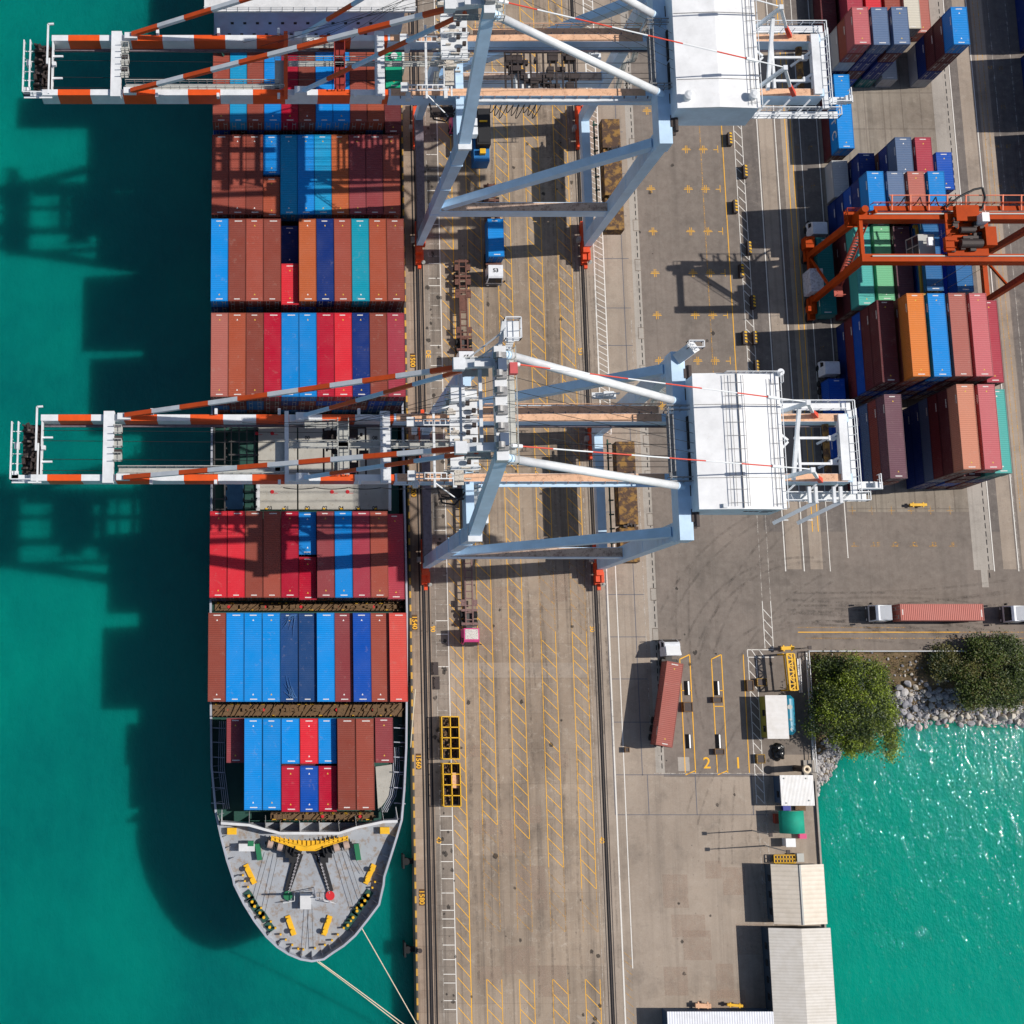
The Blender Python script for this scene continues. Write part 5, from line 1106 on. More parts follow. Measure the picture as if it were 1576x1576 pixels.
for X in (XW, XE):
    for Y, s_ in ((YN, 1), (YS, -1)):
        m_ = MB(); m_.beam((X, Y, ZT-1.0), (X, Y+s_*.5, 2.4), .8, 1.0, .7, .8); m_.build('leg', M_ro, rt)
        m_ = MB(); m_.cbox((X, Y+s_*1.6, 1.5), (.9, 3.4, .8)); o = m_.build('bogie', M_ro, rt); m_ = MB()
        for k in (-1, 1): m_.tube((X-.35, Y+s_*1.6+k*1.1, .8), (X+.35, Y+s_*1.6+k*1.1, .8), .78, n=18)
        m_.build_each('wheel', M_tyre, o)
    m_ = MB(); m_.beam((X, YS-2.6, 2.4), (X, YN+2.6, 2.4), .7, .8); m_.build('sill_beam', M_ro, rt)
    m_ = MB(); m_.beam((X, YS, 8), (X, YN, 2.6), .3); m_.beam((X, YS-.2, ZT-.7), (X, YN+.2, ZT-.7), .5, .6); m_.build('cross_brace', M_ro, rt)
m_ = MB(); m_.cbox((XW-.2, 64.9, 3.4), (2.0, 3.6, 2.6)); m_.build('power_house', paint('power_house_white', (196, 196, 204), .6, 0, .5, (80, 60, 56), .8, .5), rt)
m_ = MB(); m_.cbox((XW-.4, 71.3, 3.0), (1.4, 1.8, 1.6)); m_.cbox((XW-.6, 61.0, 2.6), (1.0, .9, .9)); m_.build_each('electrical_box', M_ro, rt)
m_ = MB(); a, b_ = Vector((XW+1.3, 69.2, ZT-1.4)), Vector((XW+.9, 62.4, 9.0))
m_.beam(a+Vector((-.5, 0, 0)), b_+Vector((-.5, 0, 0)), .12, .3); m_.beam(a+Vector((.5, 0, 0)), b_+Vector((.5, 0, 0)), .12, .3)
for k in range(26): q = a.lerp(b_, k/25); m_.cbox(q, (1.0, .22, .05))
m_.rail([a+Vector((-.55, 0, 0)), b_+Vector((-.55, 0, 0))], 1.0, 1.0, .035); m_.cbox(b_+Vector((0, -.8, 0)), (1.3, 1.6, .1)); m_.beam(b_+Vector((0, -.8, 0)), (XW+.3, 62.2, 9), .2); m_.rail([b_+Vector((-.6, -1.6, 0)), b_+Vector((.6, -1.6, 0))], 1, .6, .04)
m_.build('access_stair', paint('stair_red', (176, 74, 54), .6), rt)
m_ = MB(); m_.box(XW-1.4, XW+.6, YN-.8, YN+1.6, ZT-2.4, ZT-2.3)
m_.rail([(XW-1.4, YN-.8, ZT-2.3), (XW-1.4, YN+1.6, ZT-2.3), (XW+.6, YN+1.6, ZT-2.3)], 1.1, .5, .04); m_.tube((XW+.1, YN+.6, ZT-2), (XW+.1, YN+.6, ZT+1.0), .5, .5, 12); m_.beam((XW-.6, YN, ZT-3.5), (XW+1.8, YN+.4, ZT+.6), .5)
m_.build('corner_platform', M_ro, rt)
m_ = MB(); m_.box(XW+2, XE+.4, YN+.9, YN+1.6, ZT-.5, ZT-.44); m_.rail([(XW+1.5, YN+1.7, ZT-.4), (XE, YN+1.7, ZT-.4)], 1.0, 1.1, .045); m_.build('girder_walkway', M_ro, rt)
m_ = MB(); m_.beam((87.6, YN+2.9, ZT+.2), (109.2, YN+2.9, ZT+.2), .12); x = 88
while x < 109.5: m_.beam((x, YN+.8, ZT-.2), (x, YN+3.0, ZT+.2), .18); x += 2.6
m_.build('festoon_track', paint('festoon_salmon', (224, 120, 84), .6), rt)
m_ = MB(); x = 87.6; k = 0
while x < 95.6:
    m_.path([(x+u*2.2/8, YN+2.7-(u*(8-u))/16*1.2, ZT+.1-(u*(8-u))/16*.8) for u in range(9)], .09, 6); x += 2.2
m_.path([(95.6, YN+1.2, ZT), (97.3, YN+2.6, ZT+.3), (99.4, YN+3.6, ZT+.6), (100.5, YN+3.8, ZT+.7), (100.9, YN+2.4, ZT+.5), (100.4, YN+.8, ZT+.3), (98.4, YN+.3, ZT+.2)], .16, 8)
m_.build('festoon_cable', M_wire, rt)
# trolley and cab
m_ = MB(); m_.box(98.2, 103.9, YS+.1, YN+.1, ZT+.25, ZT+.5); m_.box(99.4, 102.6, YN-1.3, YN+1.0, ZT+.5, ZT+1.3); m_.box(103.0, 104.5, YS+1.2, YS+3.9, ZT+.5, ZT+1.7); m_.box(102.6, 103.9, YS+3.6, YN-.6, ZT+.5, ZT+.9)
m_.box(97.6, 98.8, YS+.6, YS+2.6, ZT+.5, ZT+1.2)
for k in range(5): m_.rail([(97.4+k*.4, YS+1+k, ZT+.5), (98.9, YS+1+k, ZT+.5)], .9, .5, .04)
tr = m_.build('trolley', M_ro, rt)
m_ = MB(); r_ = random.Random(2)
m_.tube((99.6, YS+1.6, ZT+1.2), (102.6, YS+1.6, ZT+1.2), .62, n=18); m_.tube((99.8, YS+3.6, ZT+1.1), (101.8, YS+3.6, ZT+1.1), .45, n=14); m_.cbox((101.5, YS+2.6, ZT+.8), (2.6, .4, .5))
for k in range(18): m_.cbox((r_.uniform(98.6, 103.2), r_.uniform(YS+.6, YN-.6), ZT+.7), (r_.uniform(.3, .9), r_.uniform(.2, .9), r_.uniform(.3, .8)))
m_.build('hoist_drum', M_mach, tr)
m_ = MB(); m_.box(102.2, 103.2, YS+4.3, YS+5.6, ZT+.5, ZT+2.6); m_.cbox((96.2, YS+2.4, ZT-.2), (.7, 1.2, .5)); m_.build_each('control_cabinet', M_house, tr)
m_ = MB(); m_.box(95.2, 97.4, YS+.9, YS+3.9, ZT-3.6, ZT-1.2); cb = m_.build('cab', M_ms, tr)
m_ = MB(); m_.add([(94.6, YS+.95, ZT-3.5), (94.6, YS+3.85, ZT-3.5), (95.19, YS+3.85, ZT-1.3), (95.19, YS+.95, ZT-1.3)], [(0, 3, 2, 1)]); m_.build('cab_window', M_glass, cb)
m_ = MB()
for y_ in (.95, 2.4, 3.85): m_.beam((94.55, YS+y_, ZT-3.5), (95.15, YS+y_, ZT-1.25), .12)
for u in (0, .5, 1): m_.beam((94.55+.6*u, YS+.95, ZT-3.5+2.25*u), (94.55+.6*u, YS+3.85, ZT-3.5+2.25*u), .1)
m_.build('window_frame', M_ms, cb)
m_ = MB()
for x in (99.4, 102.4): 
    for y in (61.9, 68.4): m_.tube((x, y, ZT), (x-.4, y, 9.5), .03, n=4)
m_.box(98.2, 98.7, 60.4, 71.4, 9.0, 9.5); m_.box(100.0, 100.5, 60.4, 71.4, 9.0, 9.5); m_.box(97.9, 100.8, 60.0, 60.4, 8.9, 9.4); m_.box(97.9, 100.8, 71.4, 71.8, 8.9, 9.4)
m_.build('spreader', paint('spreader_yellow', (176, 140, 50), .6, 0, .5, (60, 46, 36), 1), rt)

tr.location.x -= 3.2
for o_ in rt.children:
    if o_.name.startswith('spreader'): o_.location.x -= 1.6

# ================================================================ TRUCKS
M_cabw = paint('cab_white', (226, 228, 232), .35, 0, .15, (140, 130, 120), 1.2, .66); M_cabp = paint('cab_pink', (206, 70, 130), .4, 0, .2, (90, 30, 50), 1.2); M_chas = paint('chassis_brown', (128, 98, 94), .7, 0, .55, (60, 40, 38), 1.2, .5)
M_chas2 = paint('chassis_rust', (112, 74, 62), .8, 0, .6, (50, 34, 32), 1.4, .5); M_wind = flat('windscreen', (20, 28, 38), .12); M_num = flat('number_black', (28, 28, 30), .7); M_bedg = flat('truck_frame_grey', (70, 68, 68), .7)
def truck(name, label, px, py, heading, cabm, body, boxcol=None, boxlen=12.19, roofnum=None, roofm=None, length=12.6, deflector=False, boxlab=None, bend=0.0):
    """heading: direction of travel in degrees (0 = +X). px,py: photo point of the cab roof centre"""
    c_ = W(px, py, 2.9); R = math.radians(heading)
    t = thing(name, label, 'truck', (c_.x, c_.y, 0), None, R)
    def B(name_, boxes, m, par=t, tubes=()):
        m_ = MB()
        for b_ in boxes: m_.box(*b_)
        for tb in tubes: m_.tube(*tb)
        return m_.build(name_, m, par, local=True)
    # cab: local +x forward
    m_ = MB(); hw = 1.22
    prof = [(-1.15, .7), (1.15, .7), (1.25, 1.5), (.85, 2.75), (.6, 2.95), (-1.15, 2.95)]
    n = len(prof); vs_ = [(x, -hw, z_) for x, z_ in prof]+[(x, hw, z_) for x, z_ in prof]
    for i in (3, 4, 5): vs_[i] = (vs_[i][0], -hw+.1, vs_[i][2]); vs_[i+n] = (vs_[i+n][0], hw-.1, vs_[i+n][2])
    m_.add(vs_, [tuple(range(n)), tuple(range(2*n-1, n-1, -1))]+[(i, n+i, n+(i+1) % n, (i+1) % n) for i in range(n)]); cab = m_.build('cab', cabm, t, local=True)
    m_ = MB(); m_.add([(1.262, -1.05, 1.55), (1.262, 1.05, 1.55), (.885, .98, 2.7), (.885, -.98, 2.7)], [(0, 1, 2, 3)])
    for s_ in (-1, 1): q = [(.2, s_*1.235, 1.6), (.95, s_*1.235, 1.6), (.75, s_*1.16, 2.5), (.2, s_*1.16, 2.5)]; m_.add(q if s_ < 0 else q[::-1], [(0, 1, 2, 3)])
    m_.build('windscreen', M_wind, cab, local=True)
    B('bumper', [(1.16, 1.34, -1.2, 1.2, .45, .95)], M_bedg, cab); B('mirror', [(1.1, 1.22, -1.55, -1.3, 1.6, 2.3), (1.1, 1.22, 1.3, 1.55, 1.6, 2.3)], M_black, cab)
    if deflector:
        m_ = MB(); m_.add([(.3, -1.0, 2.96), (.3, 1.0, 2.96), (-1.1, 1.1, 3.55), (-1.1, -1.1, 3.55), (-1.1, 1.1, 2.96), (-1.1, -1.1, 2.96)], [(0, 1, 2, 3), (3, 2, 4, 5), (0, 3, 5), (1, 4, 2)]); m_.build('wind_deflector', M_house, cab, local=True)
    if roofm: B('roof_panel', [(-1.0, .45, -.95, .95, 2.952, 2.99)], roofm, cab)
    if roofnum:
        me = text_mesh(roofnum, .85, (-.25, 0, 3.0), math.radians(0)-R, M_num, 'roof_number', bold=.02); o = bpy.data.objects.new('roof_number', me); C.objects.link(o); o.parent = cab
    B('headlight', [(1.341, 1.36, -1.05, -.7, .6, .8), (1.341, 1.36, .7, 1.05, .6, .8)], M_house, cab)
    B('tractor_frame', [(-3.6, -.9, -.45, .45, .7, .95), (-2.2, -1.6, -1.1, 1.1, .6, 1.0)], M_bedg)
    def axle(x, dual=True):
        m_ = MB()
        for s_ in (-1, 1): m_.tube((x, s_*1.25, .5), (x, s_*(.72 if dual else .95), .5), .5, n=16)
        return m_.build('axle_wheels', M_tyre, t, local=True)
    axle(.35, False); axle(-2.1); axle(-3.3)
    L0 = -1.9; L1 = L0-length
    HB = Matrix.Translation((L0, 0, 0)) @ Matrix.Rotation(math.radians(bend), 4, 'Z') @ Matrix.Translation((-L0, 0, 0))
    def hinge_(o):
        if bend: o.data.transform(HB)
        return o
    bm_ = M_chas if body == 'chassis' else (M_chas2 if body == 'rust' else M_bedg)
    bx = [(L1, L0+.2, -.62, -.42, 1.05, 1.32), (L1, L0+.2, .42, .62, 1.05, 1.32)]
    k = L1+.1
    while k < L0: bx.append((k, k+.16, -.42, .42, 1.08, 1.26)); k += 1.05
    for q in (L1+.2, L1+2.6, L1+4.9, L0-2.2, L0-.2): bx.append((q, q+.35, -1.2, 1.2, 1.1, 1.3))
    hinge_(B('chassis', bx, bm_))
    ch = []
    if body in ('chassis', 'rust'):
        for q in (L1+.9, L1+3.2, L1+5.3, L0-3.6): ch += [(q, q+.95, -1.22, -.64, 1.12, 1.3), (q, q+.95, .64, 1.22, 1.12, 1.3)]
        ch += [(L1+5.8, L1+8.4, -.4, .4, 1.15, 1.27)]
        for c__ in ch: B('deck_plate', [c__], bm_)
    for q in (L1+1.2, L1+2.5, L1+3.7): hinge_(axle(q))
    if boxcol:
        M_ = Matrix.Translation((c_.x, c_.y, 0)) @ Matrix.Rotation(R, 4, 'Z'); q = M_ @ HB @ Vector((L0-boxlen/2-.25, 0, 0))
        container(q.x, q.y, 1.34, boxlen, boxcol, boxlab, 'containers carried on trucks', R+math.radians(90+bend), True)
    return t
truck('container_truck', 'white cab truck hauling a rose container west along the road above the basin', 1358, 943, 180, M_cabw, 'plain', 'salmon', boxlab='rose pink container on the truck driving west above the basin', deflector=True)
truck('container_truck', 'white cab truck cut off by the right edge on the road above the basin', 1567, 944, 180, M_cabw, 'plain', 'navy', boxlab='navy container on the truck following at the right edge', deflector=True)
truck('container_truck', 'white cab truck with a red brown container stopped askew at the weigh lanes', 1035, 997, 91, M_cabw, 'plain', 'salmon', boxlab='red brown container askew beside the weigh lanes, on the white cab truck', deflector=True, bend=-11.5)
truck('chassis_truck', 'pink and white cab truck with empty chassis, below the middle crane', 726, 979, -90, M_cabp, 'chassis', roofm=paint('roof_patchy', (220, 214, 206), .6, 0, .9, (60, 50, 46), 3, .5), length=26.0)
truck('chassis_truck', 'truck with number 65 on its white roof pulling an empty rusty chassis', 718, 552, -90, M_cabw, 'rust', roofnum='65', length=14.5)
truck('container_truck', 'truck with number 53 on its white roof carrying a blue container', 763, 419, -90, M_cabw, 'rust', 'blue', boxlab='blue container on the truck numbered 53, under the top crane', roofnum='53', boxlen=6.06, length=13.2)
truck('chassis_truck', 'pink cab truck half hidden under the leg of the top crane', 706, 186, -90, M_cabp, 'chassis', roofm=paint('roof_pink', (240, 130, 160), .5), length=12.2)
truck('container_truck', 'truck with pale cab and blue container parked beside the block with the orange container', 1281, 564, 90, M_cabw, 'plain', 'royal blue', boxlab='royal blue container on the truck beside the southern yard block')
truck('container_truck', 'truck with pale cab beside the orange gantry, teal container on its chassis', 1262, 349, 90, M_cabw, 'plain', 'dark teal', boxlab='dark teal container on the truck passing under the orange gantry')
truck('flat_truck', 'dark truck standing in the east lane under the orange gantry', 1474, 412, -90, flat('cab_teal', (40, 90, 110), .4), 'plain', length=10)
# covered load
cv = thing('flat_rack', 'black covered load with a yellow winch lying on a blue container', 'flat rack', (W(745, 205, 3).x, W(745, 205, 3).y, 0))
a = W(732, 242, 4.1); b_ = W(757, 162, 4.1)
m_ = MB(); m_.box(a.x, a.x+2.44, a.y, a.y+8.0, .05, 2.6); m_.build('blue_base', paint('base_blue', (20, 110, 176), .6, 0, .2), cv)
m_ = MB(); m_.box(a.x+.3, a.x+2.42, a.y+2.1, a.y+8.0, 2.62, 4.2); m_.box(a.x+.5, a.x+2.2, a.y+2.4, a.y+7.7, 4.2, 4.32); m_.build('black_cover', M_black, cv)
m_ = MB(); m_.cbox((a.x+1.3, a.y+1.4, 3.0), (.9, .8, .7)); m_.cbox((a.x+1.3, a.y+5.8, 4.4), (1.2, .25, .15)); m_.build('winch', M_yelp, cv)

# ================================================================ QUAYSIDE THINGS
def crate_frame(px0, py0, px1, py1, lab, extra=False):
    a, b_ = W(px0, py1, 1.9), W(px1, py0, 1.9); t = thing('lashing_bin', lab, 'steel bin', (a.x, a.y, 0), 'yellow steel bins beside the rail')
    m_ = MB(); L = b_.y-a.y
    for x in (a.x, (a.x+b_.x)/2, b_.x):
        m_.beam((x, a.y, 1.9), (x, b_.y, 1.9), .14); m_.beam((x, a.y, .2), (x, b_.y, .2), .12)
    for k in range(5):
        y = a.y+L*k/4; m_.beam((a.x, y, 1.9), (b_.x, y, 1.9), .14)
        for x in (a.x, b_.x): m_.beam((x, y, 0), (x, y, 1.9), .12)
    m_.build('frame', M_yelp, t)
    m_ = MB(); m_.box(a.x+.1, b_.x-.1, a.y+.1, b_.y-.1, .1, .2)
    for x0, x1 in ((a.x+.05, a.x+.09), (b_.x-.09, b_.x-.05)): m_.box(x0, x1, a.y+.1, b_.y-.1, .2, 1.7)
    m_.build('bin_panel', M_mach, t)
    m_ = MB(); r_ = random.Random(int(py0))
    for k in range(90): m_.cbox((r_.uniform(a.x+.3, b_.x-.3), r_.uniform(a.y+.3, b_.y-.3), r_.uniform(.3, .9)), (r_.uniform(.06, .5), r_.uniform(.06, .3), .1), r_.uniform(0, 3))
    m_.build('twistlocks', M_lash, t)
    if extra:
        m_ = MB(); m_.box((a.x+b_.x)/2+.15, b_.x-.2, a.y+L*.42, a.y+L*.78, 1.2, 1.5); m_.build('loose_board', M_tan, t)
crate_frame(681, 1103, 706, 1168, 'upper of two yellow framed steel bins beside the waterside rail'); crate_frame(683, 1175, 708, 1241, 'lower of two yellow framed steel bins, with a pale board inside', True)
for i, (px, py, h_) in enumerate(((670.5, 1029, 22), (672.5, 1051, 22))):
    a, b_ = W(px-4, py+h_/2-1, .3), W(px+4, py-h_/2+1, .3); m_ = MB(); m_.box(a.x, b_.x, a.y, b_.y, .03, .28); m_.box(a.x+.1, b_.x-.1, a.y+.2, a.y+.4, .28, .36); m_.box(a.x+.1, b_.x-.1, b_.y-.4, b_.y-.2, .28, .36)
    tag(m_.build('steel_plate', M_mach), ('upper' if i == 0 else 'lower')+' of two dark steel plates lying beside the waterside rail', 'steel plate', 'dark plates by the rail')
# fenders on the quay wall
for i, (px, py) in enumerate(((631, 1326), (633, 1462), (0, 0), (0, 0), (0, 0))):
    y = W(631, py, -.5).y if px else (5, 25, 45)[i-2]
    m_ = MB(); m_.tube((QX-1.1, y, -2), (QX-1.1, y, -.4), .5, n=14); m_.box(QX-1.6, QX-1.35, y-1.0, y+1.0, -2.6, -.3); m_.tube((QX, y, -1.2), (QX-1.1, y, -1.2), .4, n=12)
    tag(m_.build('fender', M_tyre), 'black rubber fender on the quay wall %s' % ('beside the bow of the ship', 'near the bottom edge below the bow', 'beside the second row of containers', 'beside the bare hatch covers', 'beside the fourth row of containers')[i], 'fender', 'fenders on the quay wall')
for i, y in enumerate((-33.5, -49.5)):
    m_ = MB(); m_.tube((21.85, y, 0), (21.85, y, .45), .22, n=12); m_.tube((21.85, y, .45), (21.85, y, .6), .34, n=12); tag(m_.build('bollard', M_mach), ('dark mooring bollard on the quay edge next to the number 1580', 'dark mooring bollard holding ropes near the bottom edge')[i], 'bollard', 'bollards on the quay edge')
# wheel stops along the ladder marking
M_ys = paint('stop_yellow', (170, 130, 40), .7, 0, .8, (30, 26, 24), 2.2, .46)
stops = [(1123, 214), (1146.5, 264), (1131.5, 318), (1153, 382), (1141, 417), (1159, 465), (1146, 520), (1162, 520), (1165, 565)]
for i, (px, py) in enumerate(stops):
    q = W(px, py, .6); t = thing('concrete_barrier', '%s yellow and black barrier block from the top along the white ladder marking' % ('first', 'second', 'third', 'fourth', 'fifth', 'sixth', 'seventh', 'eighth', 'ninth')[i], 'barrier', (q.x, q.y, 0), 'yellow and black blocks along the ladder marking')
    m_ = MB(); m_.box(q.x-.3, q.x+.3, q.y-1.05, q.y+1.05, .02, .85); m_.build('block', M_mach, t)
    m_ = MB()
    for k in range(4): m_.add([(q.x+.305, q.y-1.0+k*.5, .1), (q.x+.305, q.y-.72+k*.5, .1), (q.x+.305, q.y-.55+k*.5, .855), (q.x+.305, q.y-.83+k*.5, .855), (q.x-.05, q.y-.45+k*.5, .856), (q.x-.05, q.y-.73+k*.5, .856)], [(0, 1, 2, 3), (3, 2, 4, 5)])
    m_.build('stripes', M_yelp, t)
# bumpers and pits of the weigh lanes
def hump(px, py, lab):
    a, b_ = W(px-4, py+11, .2), W(px+4, py-11, .2); t = thing('rubber_hump', lab, 'speed hump', (a.x, a.y, 0), 'black and white humps of the weigh lanes'); m_ = MB(); m_.add([(a.x, a.y, .03), (b_.x, a.y, .03), ((a.x+b_.x)/2, a.y, .3), (a.x, b_.y, .03), (b_.x, b_.y, .03), ((a.x+b_.x)/2, b_.y, .3)], [(0, 1, 2), (5, 4, 3), (0, 2, 5, 3), (2, 1, 4, 5)]); m_.build('rubber', M_tyre, t)
    m_ = MB(); m_.sheet([((a.x+b_.x)/2+.06, a.y+.05, .3), (b_.x-.1, a.y+.05, .09), (b_.x-.1, b_.y-.05, .09), ((a.x+b_.x)/2+.06, b_.y-.05, .3)]); m_.build('white_stripe', M_house, t)
for px, py, l in ((1058, 1059, 'upper left'), (1104, 1059, 'upper right'), (1060, 1141, 'lower left'), (1106, 1141, 'lower right')): hump(px, py, l+' black and white hump beside the weigh lane lines')
for i, (px, py, w_, h_, l, yel) in enumerate(((1059.5, 1088, 12, 14, 'dark square post box with rusty top left of weigh lane 2', 0), (1105, 1077, 13, 8, 'pair of small dark blocks on the line between lanes 1 and 2, upper', 0), (1108, 1157, 13, 8, 'pair of small dark blocks on the line between lanes 1 and 2, lower', 0),
                                      (1173, 1050, 13, 11, 'yellow rimmed pallet box near the truss', 1), (1171.5, 1168, 11, 13, 'yellow rimmed box below the tank roof', 1), (965.5, 1154, 6, 7, 'small dark block in the shadow of the askew container', 0), (1155, 1055, 8, 16, 'dark kerb block left of the ladder marking', 0))):
    a, b_ = W(px-w_/2, py+h_/2, .7), W(px+w_/2, py-h_/2, .7); t = thing('pallet_box' if yel else 'kerb_block', l, 'box', (a.x, a.y, 0)); m_ = MB(); m_.box(a.x, b_.x, a.y, b_.y, .02, .6); m_.build('box', M_mach, t)
    m_ = MB()
    for (x0, x1, y0, y1) in ((a.x-.06, b_.x+.06, a.y-.06, a.y+.06), (a.x-.06, b_.x+.06, b_.y-.06, b_.y+.06), (a.x-.06, a.x+.06, a.y+.06, b_.y-.06), (b_.x-.06, b_.x+.06, a.y+.06, b_.y-.06)): m_.box(x0, x1, y0, y1, .02, .68)
    m_.build('rim', M_ys if yel else M_lash, t)
q = W(1055, 1176, 0); m_ = MB(); m_.sheet([(q.x-1.1, q.y-1, .012), (q.x+.6, q.y-1, .012), (q.x+.6, q.y+1, .012), (q.x-1.1, q.y+1, .012)]); structure('concrete_cover', m_, M_slab)
# yellow spreader bars etc.
def ybar(px0, py0, px1, py1, z, wd, lab, nm='lifting_bar', m=M_yelp):
    a, b_ = W(px0, py0, z), W(px1, py1, z); m_ = MB(); m_.beam(a, b_, wd, .35); d = (b_-a).normalized(); m_.tube(a+d*.5-Vector((0, 0, z-.02)), a+d*.5, .1); m_.tube(b_-d*.5-Vector((0, 0, z-.02)), b_-d*.5, .1); nn_ = Vector((-d.y, d.x, 0))*wd*.9
    for k in (.2, .8): q = a.lerp(b_, k); m_.beam(q-nn_, q+nn_, .2, .25)
    tag(m_.build(nm, m), lab, 'bar')
ybar(1400, 777, 1426, 777, .7, .4, 'yellow lifting bar lying on the tarmac south of the yard stacks'); ybar(1202, 998, 1222, 997, 1.2, .5, 'yellow barrier beam at the corner of the basin road')
ybar(1070, 1547.5, 1094, 1548, .8, .6, 'cream coloured bar lying above the shed at the bottom edge', m=M_tan); ybar(1119, 1546, 1143, 1548, .8, .35, 'yellow bar lying above the shed at the bottom edge')
# yellow truss
a, b_ = W(1216, 1006, 3.2), W(1222, 1062, 3.2); t = thing('steel_truss', 'yellow lattice truss standing above the tank shelter', 'truss', (a.x, a.y, 0)); m_ = MB(); wx = .55
for s_ in (-1, 1): m_.beam(a+Vector((s_*wx, 0, 0)), b_+Vector((s_*wx, 0, 0)), .22, .3); m_.beam(a+Vector((s_*wx, 0, -1)), b_+Vector((s_*wx, 0, -1)), .16)
for k in range(7):
    p_, q = a.lerp(b_, k/6), a.lerp(b_, min(1, (k+1)/6)); m_.beam(p_+Vector((-wx, 0, 0)), p_+Vector((wx, 0, 0)), .16)
    if k < 6: s_ = -1 if k % 2 else 1; m_.beam(p_+Vector((-wx*s_, 0, 0)), q+Vector((wx*s_, 0, 0)), .14)
m_.build('lattice', M_yelp, t); m_ = MB()
for p_ in (a, b_):
    for s_ in (-1, 1): m_.beam((p_.x+s_*wx, p_.y, 0), (p_.x+s_*wx, p_.y, 2.1), .2)
m_.build('leg', M_yelp, t)

# ---- fences
def fence(pts, lab, h=1.8, step=2.0):
    t = thing('mesh_fence', lab, 'fence', pts[0]); m_ = MB(); mm = MB()
    for p_, q in zip(pts, pts[1:]):
        p_, q = Vector(p_), Vector(q); n = max(1, int((q-p_).length/step))
        for k in range(n+1): r_ = p_.lerp(q, k/n); m_.tube(r_, r_+Vector((0, 0, h)), .05, n=6)
        mm.beam(p_+Vector((0, 0, h)), q+Vector((0, 0, h)), .09); mm.beam(p_+Vector((0, 0, h*.5)), q+Vector((0, 0, h*.5)), .05); mm.beam(p_+Vector((0, 0, .1)), q+Vector((0, 0, .1)), .12, .2)
    m_.build('posts', M_ms, t); mm.build('rails', M_house, t)
fence([(79.9, 9.05, .0), (150, 9.05, .0)], 'white topped fence between the road and the rocky bank', 1.2); fence([(79.95, 8.9, 0), (79.95, -8.5, 0)], 'white rail fence along the west side of the big tree', 1.2, 3.2); fence([(78.6, 8.0, 0), (78.6, 3, 0)], 'short pipe fence right of the yellow truss', 1.0)

# ---- sheds on the pier
def corr(name, rgb, axis='Y', sc=1.0):
    m, t, b = nodes(name); co = coords(t); c = lin(*rgb); wv = t.nodes.new('ShaderNodeTexWave'); wv.bands_direction = axis; wv.inputs['Scale'].default_value = sc; t.links.new(co, wv.inputs['Vector'])
    n_ = ramp(t, noise_node(t, co, .7, 6, .7), .4, .75); col = mix(t, n_, c, (c[0]*.84, c[1]*.82, c[2]*.78, 1)); st = ramp(t, noise_node(t, co, 2.5, 5, .75), .66, .74, (0, 0, 0, 1), (.5, .5, .5, 1)); col = mix(t, st, col, lin(120, 104, 90))
    col = mix(t, ramp(t, wv.outputs['Fac'], 0, .35, (.22, .22, .22, 1), (0, 0, 0, 1)), col, (c[0]*.5, c[1]*.5, c[2]*.5, 1))
    t.links.new(col, b.inputs['Base Color']); b.inputs['Roughness'].default_value = .6; bump(t, b, wv.outputs['Fac'], .5, .05); return m
def shed(name, lab, x0, y0, x1, y1, z, roofm, wallm, gable=0.0, lean=0.0, over=.25):
    """px box of the roof: west,north,east,south at eaves height z"""
    a, b_ = W(x0, y1, z), W(x1, y0, z); t = thing(name, lab, 'shed', ((a.x+b_.x)/2, (a.y+b_.y)/2, 0)); m_ = MB(); m_.box(a.x+over, b_.x-over, a.y+over, b_.y-over, 0, z-.06); wl_ = m_.build('wall', wallm, t)
    m_ = MB(); xm = (a.x+b_.x)/2
    if gable: 
        v = [(a.x, a.y, z), (xm, a.y, z+gable), (b_.x, a.y, z), (a.x, b_.y, z), (xm, b_.y, z+gable), (b_.x, b_.y, z)]; v2 = [(x, y, z_-.12) for x, y, z_ in v]
        m_.add(v+v2, [(0, 1, 4, 3), (1, 2, 5, 4), (9, 10, 7, 6), (10, 11, 8, 7), (0, 6, 7, 1), (1, 7, 8, 2), (3, 4, 10, 9), (4, 5, 11, 10), (0, 3, 9, 6), (2, 8, 11, 5)])
        m_.add([(a.x+over, a.y+over, z-.06), (b_.x-over, a.y+over, z-.06), (xm, a.y+over, z+gable-.15), (a.x+over, b_.y-over, z-.06), (b_.x-over, b_.y-over, z-.06), (xm, b_.y-over, z+gable-.15)], [(0, 1, 2), (5, 4, 3)])
    else:
        v = [(a.x, a.y, z), (b_.x, a.y, z+lean), (b_.x, b_.y, z+lean), (a.x, b_.y, z)]; m_.add(v+[(x, y, q-.12) for x, y, q in v], [(0, 1, 2, 3), (7, 6, 5, 4), (0, 4, 5, 1), (1, 5, 6, 2), (2, 6, 7, 3), (3, 7, 4, 0)])
    m_.build('roof', roofm, t)
    m_ = MB(); yy = a.y+over+.8
    while yy < b_.y-over-1.2: m_.box(a.x+over-.03, a.x+over, yy, yy+.9, 1.0, 1.9); yy += 2.3
    m_.build_each('window', M_wind, wl_)
    return t, a, b_
M_wallb = paint('shed_wall_blue', (60, 84, 110), .7, 0, .4)
s1 = shed('pump_shed', 'small white corrugated shed roof beside the round white fitting', 1203, 1193, 1251, 1240, 3.1, corr('roof_white', (236, 234, 232), 'X', 1.6), M_wallb)
m_ = MB()
for px, py in ((1207, 1198), (1241, 1198), (1211, 1236), (1246, 1232)): q = W(px, py, 3.15); m_.cbox((q.x, q.y, 3.16), (.2, .2, .1))
m_.build_each('roof_bolt', M_ms, s1[0])
